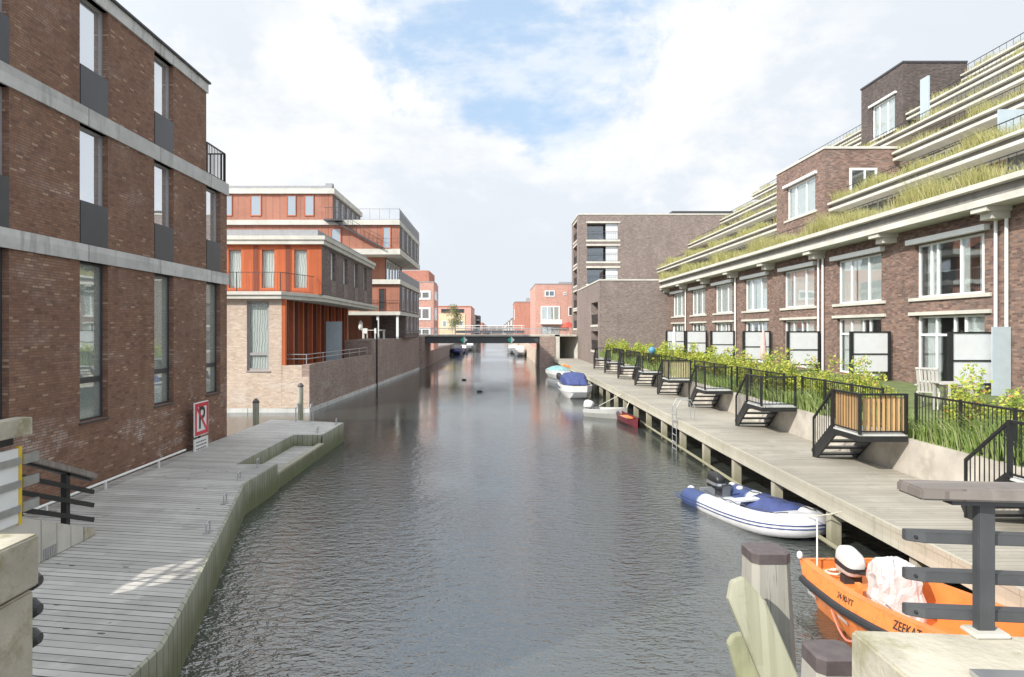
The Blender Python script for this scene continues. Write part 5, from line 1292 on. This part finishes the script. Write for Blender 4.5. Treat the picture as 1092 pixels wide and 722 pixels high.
for k in range(9):
    f = .22 + .16 * k / 8; Y, h, zg, cx = ob(f); pts.append((cx - h * .97 - .05, Y, zg - .36 - .26 * math.sin(PI * k / 8)))
mb.tube(pts, .014, 6); mb.build('grab_rope', 'pinkrope', T)
def boat_text(s, size, f, dz):
    Y0, h, zg, cx = ob(f)
    def mp(u, v):
        Y = Y0 - u; ff = (10.85 - Y) / 5.6; _, h2, z2, c2 = ob(ff)
        q = (dz + v) / .22; return (c2 - h2 * (1.03 - .05 * q) - .006, Y, z2 - .22 + dz + v)
    text_mesh(s, size, mp, 'lettering', 'rubber', T)
boat_text('24-90-YT', .115, .285, .125)
boat_text('ZEEKAT', .15, .535, .125)
P = frame(5.75, 10.95, -PI / 2)
outboard(T, P, .62, -.42, .58, 'boat_white', 'rubber', tilt=.15, s=.92)
mb = MB(); mb.tube([(4.98, 10.62, .48), (4.98, 10.62, 1.32)], .012, 6); mb.build('flag_pole', 'white', T)
mb = MB(); mb.ball((4.78, 10.78, .70), .045, 8, 6, sz=1.4); mb.build('cleat', 'white', T)
mb = MB(); mb.tube([(5.2 + (.17 - .012 * k) * math.cos(k * .9), 10.5 + (.17 - .012 * k) * math.sin(k * .9), .50 + .006 * k) for k in range(14)], .018, 6); mb.build('coiled_rope', 'rope', T)
for dx in (0, .05, .12): mb = MB(); mb.tube([(5.05 + dx, 9.2, .62), (5.15 + dx, 7.8, .55), (5.45 + dx, 6.4, .62)], .012, 6); mb.build('oar', 'garden_wood', T)
mb = MB(); mb.tube([(5.0, 7.5, .66), (5.4, 7.1, .70), (5.9, 7.0, .68), (6.3, 7.4, .66), (6.42, 8.0, .60), (6.35, 8.2, .3)], .012, 6); mb.build('yellow_line', 'yellow', T)
# crumpled white tarpaulin over the console
mb = MB(); rings = []
random.seed(5)
for i, (z, a, b) in enumerate(((.165, .32, .30), (.28, .33, .30), (.4, .31, .29), (.52, .325, .30), (.64, .30, .28), (.76, .31, .285), (.88, .285, .26), (.98, .25, .22), (1.03, .15, .14), (1.05, .05, .05))):
    rings.append([(5.58 + a * (1 + random.uniform(-.10, .10)) * (math.copysign(abs(math.cos(q)) ** .65, math.cos(q))) - .10 * max(0, z - .5), 9.55 + b * (1 + random.uniform(-.07, .07)) * math.copysign(abs(math.sin(q)) ** .65, math.sin(q)), z + random.uniform(-.03, .03) * (i > 0)) for q in [2 * PI * k / 30 for k in range(30)]])
mb.loft(rings, True); t = one(mb, 'white_tarpaulin', 'tarp', 'crumpled white tarpaulin bundle covering the middle of the orange boat', 'tarpaulin', smooth=False)

# inflatable dinghy
T = thing('inflatable_dinghy', 'white inflatable dinghy with navy blue tube ends and a black outboard, moored at the boardwalk', 'boat', (5.8, 15.5, 0))
ang = math.atan2(-.965, .27)
P = frame(5.42, 17.0, ang)
def tpt(t):       # centreline of the tube, t in 0..1
    Ls, hw, Lb = 2.3, .66, 1.0
    if t < .36: q = t / .36; return (-.35 + q * (Ls + .35), hw, .0)
    if t > .64: q = (1 - t) / .36; return (-.35 + q * (Ls + .35), -hw, .0)
    a = PI / 2 - (t - .36) / .28 * PI; l = Ls + Lb * math.cos(a) ** .8 if math.cos(a) > 0 else Ls; return (Ls + Lb * max(0, math.cos(a)) ** .85, hw * math.sin(a), 0)
def tz(l): return .13 + .16 * max(0, (l - 1.2) / 2.1) ** 1.8
def tube_part(t0, t1, name, m, r0=.235, n=30, cone=None):
    pts, rs = [], []
    for k in range(n + 1):
        t = t0 + (t1 - t0) * k / n; l, w, _ = tpt(t); pts.append(P(l, w, tz(l)))
        r = r0
        rs.append(r)
    if cone == 'a': rs[0] = .07; rs[1] = .15; rs[2] = .20
    if cone == 'b': rs[-1] = .07; rs[-2] = .15; rs[-3] = .20
    mb = MB(); mb.tube(pts, rs, 16); return mb.build(name, m, T, smooth=True)
tube_part(.13, .87, 'main_tube', 'tube_white', .235, 40)
tube_part(.0, .13, 'tube_end', 'tube_blue', .236, 10, 'a'); tube_part(.87, 1.0, 'tube_end', 'tube_blue', .236, 10, 'b')
for dz in (-.01, .06):
    mb = MB(); pts = []
    for k in range(49):
        t = .0 + k / 48; l, w, _ = tpt(t); l2, w2, _ = tpt(min(1, t + .01)); l1, w1, _ = tpt(max(0, t - .01))
        d = Vector((l2 - l1, w2 - w1, 0)).normalized(); nn = Vector((-d.y, d.x, 0)); pts.append(P(l + nn.x * .235, w + nn.y * .235, tz(l) + dz))
    mb.tube(pts, .014, 6); mb.build('rubbing_strake', 'tube_blue', T)
for sg in (1, -1):
    mb = MB(); pts = []
    for k in range(22):
        t = .10 + .34 * k / 21; t = t if sg > 0 else 1 - t; l, w, _ = tpt(t); pts.append(P(l, w * (1 - .18), tz(l) + .245 + .02 * math.sin(k * 1.6)))
    mb.tube(pts, .012, 5); mb.build('lifeline', 'panel', T)
mb = MB(); mb.v = [P(0, -.55, .09), P(0, .55, .09), P(2.6, .5, .1), P(3.1, 0, .14), P(2.6, -.5, .1)]; mb.f = [(0, 1, 2, 3, 4)]; mb.build('floor', 'screen', T)
mb = MB(); a = [P(.0, -.42, .05), P(.05, -.42, .05), P(.05, .42, .05), P(.0, .42, .05)]; mb.prism([(p[0], p[1]) for p in a], .0, .36); mb.build('transom', 'greyboat', T)
mb = MB(); a = [P(1.05, -.5, 0), P(1.3, -.5, 0), P(1.3, .5, 0), P(1.05, .5, 0)]; mb.prism([(p[0], p[1]) for p in a], .29, .33); mb.build('seat', 'tube_white', T)
mb = MB(); rings = []
for k in range(9):
    l = 1.0 + 1.4 * k / 8; u = .03 * math.sin(k * 2.1)
    rings.append([P(l, w + u, z + tz(l) - .2) for w, z in ((.80, .36), (.66, .46), (.42, .42), (.05, .28), (.0, .16), (.3, .16), (.62, .26))])
mb.loft(rings, True); mb.build('folded_cover', 'cover_blue', T, smooth=True)
mb = MB(); mb.v = [P(2.45, -.38, .36), P(2.45, .38, .36), P(2.95, .3, .43), P(3.2, 0, .46), P(2.95, -.3, .43)]; mb.f = [(0, 1, 2, 3, 4)]; mb.build('bow_cover', 'tube_white', T)
for l, w in ((-.15, .6), (-.1, -.6), (.25, .55)): mb = MB(); c = P(l, w, .34); mb.ball(c, .09, 10, 6, sz=.6); mb.build('fender_patch', 'tube_white', T, smooth=True)
outboard(T, P, -.02, .02, .34, 'black', 'steel', s=.9)
mb = MB(); mb.tube([P(3.3, -.1, .46), (6.4, 13.0, .75), (6.44, 12.4, 1.0)], .012, 6); mb.tube([P(3.25, 0, .2), P(3.6, .2, .02)], .02, 6); mb.build('mooring_line', 'rope', T)

# small boats further along
T = thing('motor_cruiser', 'white motor boat with a dark blue canvas hood', 'boat', (5.05, 44, 0))
P = frame(5.05, 46.3, -PI / 2)
hull(T, 'hull', 'boat_white', P, 4.6, 2.1, .72, .55, .1, .1, .45, .9, .7, .2, 2.6)
mb = MB(); rings = []
for l, h_, w_ in ((.2, .95, .82), (.6, 1.42, .8), (2.2, 1.5, .74), (2.9, 1.2, .66), (3.3, .84, .6)):
    rings.append([P(l, w_ * a, .78 + (h_ - .78) * b) for a, b in ((-1.05, 0), (-1, .55), (-.75, .95), (0, 1.06), (.75, .95), (1, .55), (1.05, 0))])
mb.loft(rings); mb.build('hood', 'cover_blue', T, smooth=False)
mb = MB(); mb.tube([P(l, -1.06 * (1 - .5 * max(0, (l / 4.6 - .45) / .55) ** 2.6), .6) for l in (0, 1, 2, 2.8)], .05, 6); mb.tube([P(4.3, 0, .7), P(4.45, 0, 1.1)], .02, 6); mb.build('fender_strip', 'navy', T)
T = thing('dinghy', 'small grey-white open dinghy with a white outboard near the boardwalk', 'boat', (5.3, 33, 0))
P = frame(4.55, 34.0, R(-38))
hull(T, 'hull', 'dull_white', P, 2.15, 1.2, .38, .95, .16, .06, .1, .9, .72, .12, 2.0, 'dull_white')
outboard(T, P, -.02, .0, .40, 'boat_white', None, s=.9)
mb = MB(); c = [P(1.0, -.5, 0), P(1.25, -.5, 0), P(1.25, .5, 0), P(1.0, .5, 0)]; mb.prism([(p[0], p[1]) for p in c], .26, .30); mb.build('thwart', 'garden_wood', T)
mb = MB(); mb.tube([P(2.1, 0, .5), (6.5, 33.2, .95)], .02, 5); mb.tube([P(.2, .7, .42), (6.5, 35.2, 1.0)], .02, 5); mb.build('mooring_line', 'rope', T)
T = thing('canoe', 'narrow maroon canoe with an orange inside', 'boat', (5.7, 31, 0))
P = frame(5.85, 33.0, R(-86))
rings, rin = [], []
for k in range(13):
    f = k / 12; b = .36 * math.sin(PI * min(.99, max(.01, f))) ** .6; z = .30 + .14 * (2 * f - 1) ** 4; l = 3.6 * f
    rings.append([P(l, w_, q) for w_, q in ((-b, z), (-b * .9, .1), (-b * .3, -.1), (b * .3, -.1), (b * .9, .1), (b, z))])
    rin.append([P(.2 + l * .89, w_, q) for w_, q in ((-b * .97, z + .004), (-b * .74, z + .012), (-b * .6, .12), (b * .6, .12), (b * .74, z + .012), (b * .97, z + .004))])
mb = MB(); mb.loft(rings, False, False); mb.build('hull', 'red_boat', T); mb = MB(); mb.loft(rin, False, False); mb.build('inner_hull', 'red_boat', T)
mb = MB(); c = [P(.95, -.2, 0), P(1.9, -.22, 0), P(1.9, .22, 0), P(.95, .2, 0)]; mb.prism([(p[0], p[1]) for p in c], .15, .27); mb.build('seat', 'orange_boat', T)
T = thing('grey_dinghy', 'grey inflatable with motors tied up behind the blue-hooded boat', 'boat', (4.7, 51, 0))
P = frame(4.6, 53.5, R(-80))
hull(T, 'hull', 'greyboat', P, 3.4, 1.6, .42, .8, .1, .25, .15, .95, .8, .1, 2.4)
outboard(T, P, .0, .25, .45, 'rubber', None, s=1.1); outboard(T, P, 2.6, -.3, .5, 'rubber', None, s=1.0)
T = thing('covered_boat', 'white boat under a teal cover at the far end of the boardwalk', 'boat', (5.4, 60, 0))
P = frame(5.3, 63, R(-80))
hull(T, 'hull', 'boat_white', P, 4.4, 1.9, .62, .7, .12, .1, .3, .9, .7, .2, 2.2)
mb = MB(); rings = []
for l, h_, w_ in ((.1, .7, .85), (1, 1.05, .85), (2.2, 1.0, .8), (3.2, .75, .6)): rings.append([P(l, w_ * a, .66 + (h_ - .66) * b) for a, b in ((-1.05, 0), (-.6, .8), (0, 1), (.6, .8), (1.05, 0))])
mb.loft(rings); mb.build('cover', 'teal', T)
mb = MB()
for k in range(5): mb.ball(P(1 + k * .6, .5, 1.0 + .06 * (k % 2)), .12, 7, 5)
mb.build('deck_gear', 'orange_deep', T)
for x, y, L, B, h_, m, lab, cab in ((-8.0 + 1.0, 118, 6, 2.4, .9, 'navy', 'dark navy boat beyond the far bridge, nearest on the left bank', True), (-6.6, 128, 6, 2.2, .7, 'navy', 'dark boat with a white cabin beyond the far bridge on the left bank', True), (-5.8, 142, 7, 2.4, .9, 'greyboat', 'grey boat farthest off on the left bank beyond the bridge', True),
                                 (3.9, 112, 6, 2.4, .9, 'boat_white', 'white cabin boat beyond the far bridge on the right bank', True), (2.9, 124, 6, 2.2, .8, 'greyboat', 'grey boat behind the white cabin boat beyond the bridge', True)):
    T = thing('moored_boat', lab, 'boat', (x, y, 0), 'boats moored beyond the far bridge')
    P = frame(x, y + L, -PI / 2); hull(T, 'hull', m, P, L, B, h_, .6, .15, .1, .4, .9, .7, .2, 2.4)
    mb = MB(); rings = []
    for l, hh, w_ in ((.6, .9, .8), (.9, 1.5, .78), (3.0, 1.5, .72), (3.8, .95, .66)): rings.append([P(l, w_ * a, h_ + (hh - .8) * b) for a, b in ((-1, 0), (-.9, .9), (0, 1), (.9, .9), (1, 0))])
    mb.loft(rings); mb.build('cabin', 'boat_white' if m != 'navy' or y > 120 else 'panel', T)
# floating bits on the water
for x, y, lab in ((-1.2, 47, 'dark bird-sized bit of drift floating mid-canal'), (-2.8, 58, 'second bit of drift floating mid-canal nearer the left quay')):
    mb = MB(); mb.ball((x, y, .04), .13, 9, 6, sx=1.6, sz=.6); one(mb, 'drift_wood', 'rubber', lab, 'drift')

# ------------------------------------------------------------------ sky, sun, camera
EL, AZX, AZY = R(35), -.77, -.64
wd = bpy.data.worlds.new('World'); SC.world = wd; wd.use_nodes = True
t = NT(wd.node_tree); bg = wd.node_tree.nodes['Background']
sky = t.n.new('ShaderNodeTexSky'); sky.sky_type = 'NISHITA'; sky.sun_disc = False; sky.sun_elevation = EL; sky.sun_rotation = R(230); sky.air_density = 1.0; sky.dust_density = 1.5
d = t.v('NORMALIZE', t.n.new('ShaderNodeTexCoord').outputs['Generated']); dx, dy, dz = t.xyz(d)
def dirv(px, py): v = Vector(((px - 530) / F, 1, (352 - py) / F)).normalized(); return tuple(v)
warp = t.noise(t.v('MULTIPLY', d, (1, 1, 1.4)), 3.2, 7, .62, .3)
n1 = t.noise(t.v('MULTIPLY', d, (1, 1, 1.8)), 2.3, 8, .6, .2)
n2 = t.noise(t.v('MULTIPLY', d, (1, 1, 2.4)), 5.5, 6, .6, .1)
hole = None
for px, py, r in ((520, -60, .22), (450, 5, .10), (500, 30, .10), (660, -20, .17), (585, 75, .10), (588, 120, .05), (715, -20, .12)):
    q = t.m('SUBTRACT', r, t.v('DISTANCE', d, dirv(px, py))); hole = q if hole is None else t.m('SMOOTH_MAX', hole, q, .06)
hole = t.m('ADD', hole, t.m('MULTIPLY', t.m('SUBTRACT', warp, .5), .62))
hole = t.m('ADD', hole, t.m('MULTIPLY', t.m('SUBTRACT', t.noise(t.v('MULTIPLY', d, (1, 1, 1.2)), 14.0, 5, .6), .5), .12))
blue = t.m('MULTIPLY', t.mr(hole, .0, .10, 0, .95), t.mr(n2, .40, .60, 1.0, .45))
edge = t.m('MULTIPLY', t.mr(hole, -.16, -.01), t.m('SUBTRACT', 1.0, blue))      # sunlit rims of the clouds
back = t.mr(dy, .1, -.4)                       # more open blue sky behind the camera
blue = t.m('MAXIMUM', blue, t.m('MULTIPLY', back, t.mr(n1, .48, .6, 0, .8)))
gray = t.m('ADD', t.m('MULTIPLY', t.mr(n1, .42, .62), .75), t.m('MULTIPLY', t.mr(n2, .35, .65), .25))
low = t.mr(t.m('ADD', dz, t.m('MULTIPLY', t.m('SUBTRACT', n1, .5), .35)), .02, .30)
cx_ = t.mr(t.m('ABSOLUTE', t.m('SUBTRACT', dx, .04)), .08, .42)          # the grey-blue bank of cloud low over the canal
lowc = t.m('MAXIMUM', low, t.m('MULTIPLY', cx_, .85))
shade = t.m('MULTIPLY', t.m('ADD', .30, t.m('MULTIPLY', gray, .70)), 1.0)
shade = t.m('MULTIPLY', shade, t.m('ADD', .74, t.m('MULTIPLY', lowc, .26)))
shade = t.m('ADD', shade, t.m('MULTIPLY', edge, .22))
ccol = t.ramp(shade, [(.3, (6.4, 6.8, 7.3)), (.5, (6.5, 6.95, 7.5)), (.72, (7.5, 7.7, 7.95)), (1.0, (8.4, 8.4, 8.35))])
skyc = t.mix(.72, sky.outputs[0], (4.6, 6.5, 8.9))
col = t.mix(t.m('MULTIPLY', blue, .95), ccol, skyc)
sd = (AZX * math.cos(EL), AZY * math.cos(EL), math.sin(EL))
glow = t.mr(t.v('DOT_PRODUCT', d, sd), -.1, .95, 1.0, 1.9)      # sky round the sun brightened, added fill from behind the camera
col = t.v('SCALE', col, glow)
t.put(bg.inputs[0], col); bg.inputs[1].default_value = .1
sun = bpy.data.lights.new('sun', 'SUN'); sun.energy = 4.1; sun.angle = R(.5); sun.color = (1.0, .95, .86)
so = bpy.data.objects.new('sun', sun); C.objects.link(so)
h_ = math.hypot(AZX, AZY); dv = Vector((-AZX / h_ * math.cos(EL), -AZY / h_ * math.cos(EL), -math.sin(EL)))
so.rotation_euler = dv.to_track_quat('-Z', 'Y').to_euler(); so.location = (-30, -30, 60)
cam = bpy.data.cameras.new('camera'); cam.sensor_width = 36; cam.sensor_fit = 'HORIZONTAL'; cam.lens = 36 * F / 1092
cam.shift_x = 16 / 1092; cam.shift_y = -9 / 1092; cam.clip_start = .1; cam.clip_end = 6000
co = bpy.data.objects.new('camera', cam); C.objects.link(co); co.location = (0, 0, H); co.rotation_euler = (R(90), 0, 0); SC.camera = co
SC.view_settings.view_transform = 'Standard'; SC.view_settings.look = 'None'; SC.view_settings.exposure = .36; SC.view_settings.gamma = 1
SC.view_settings.use_curve_mapping = False
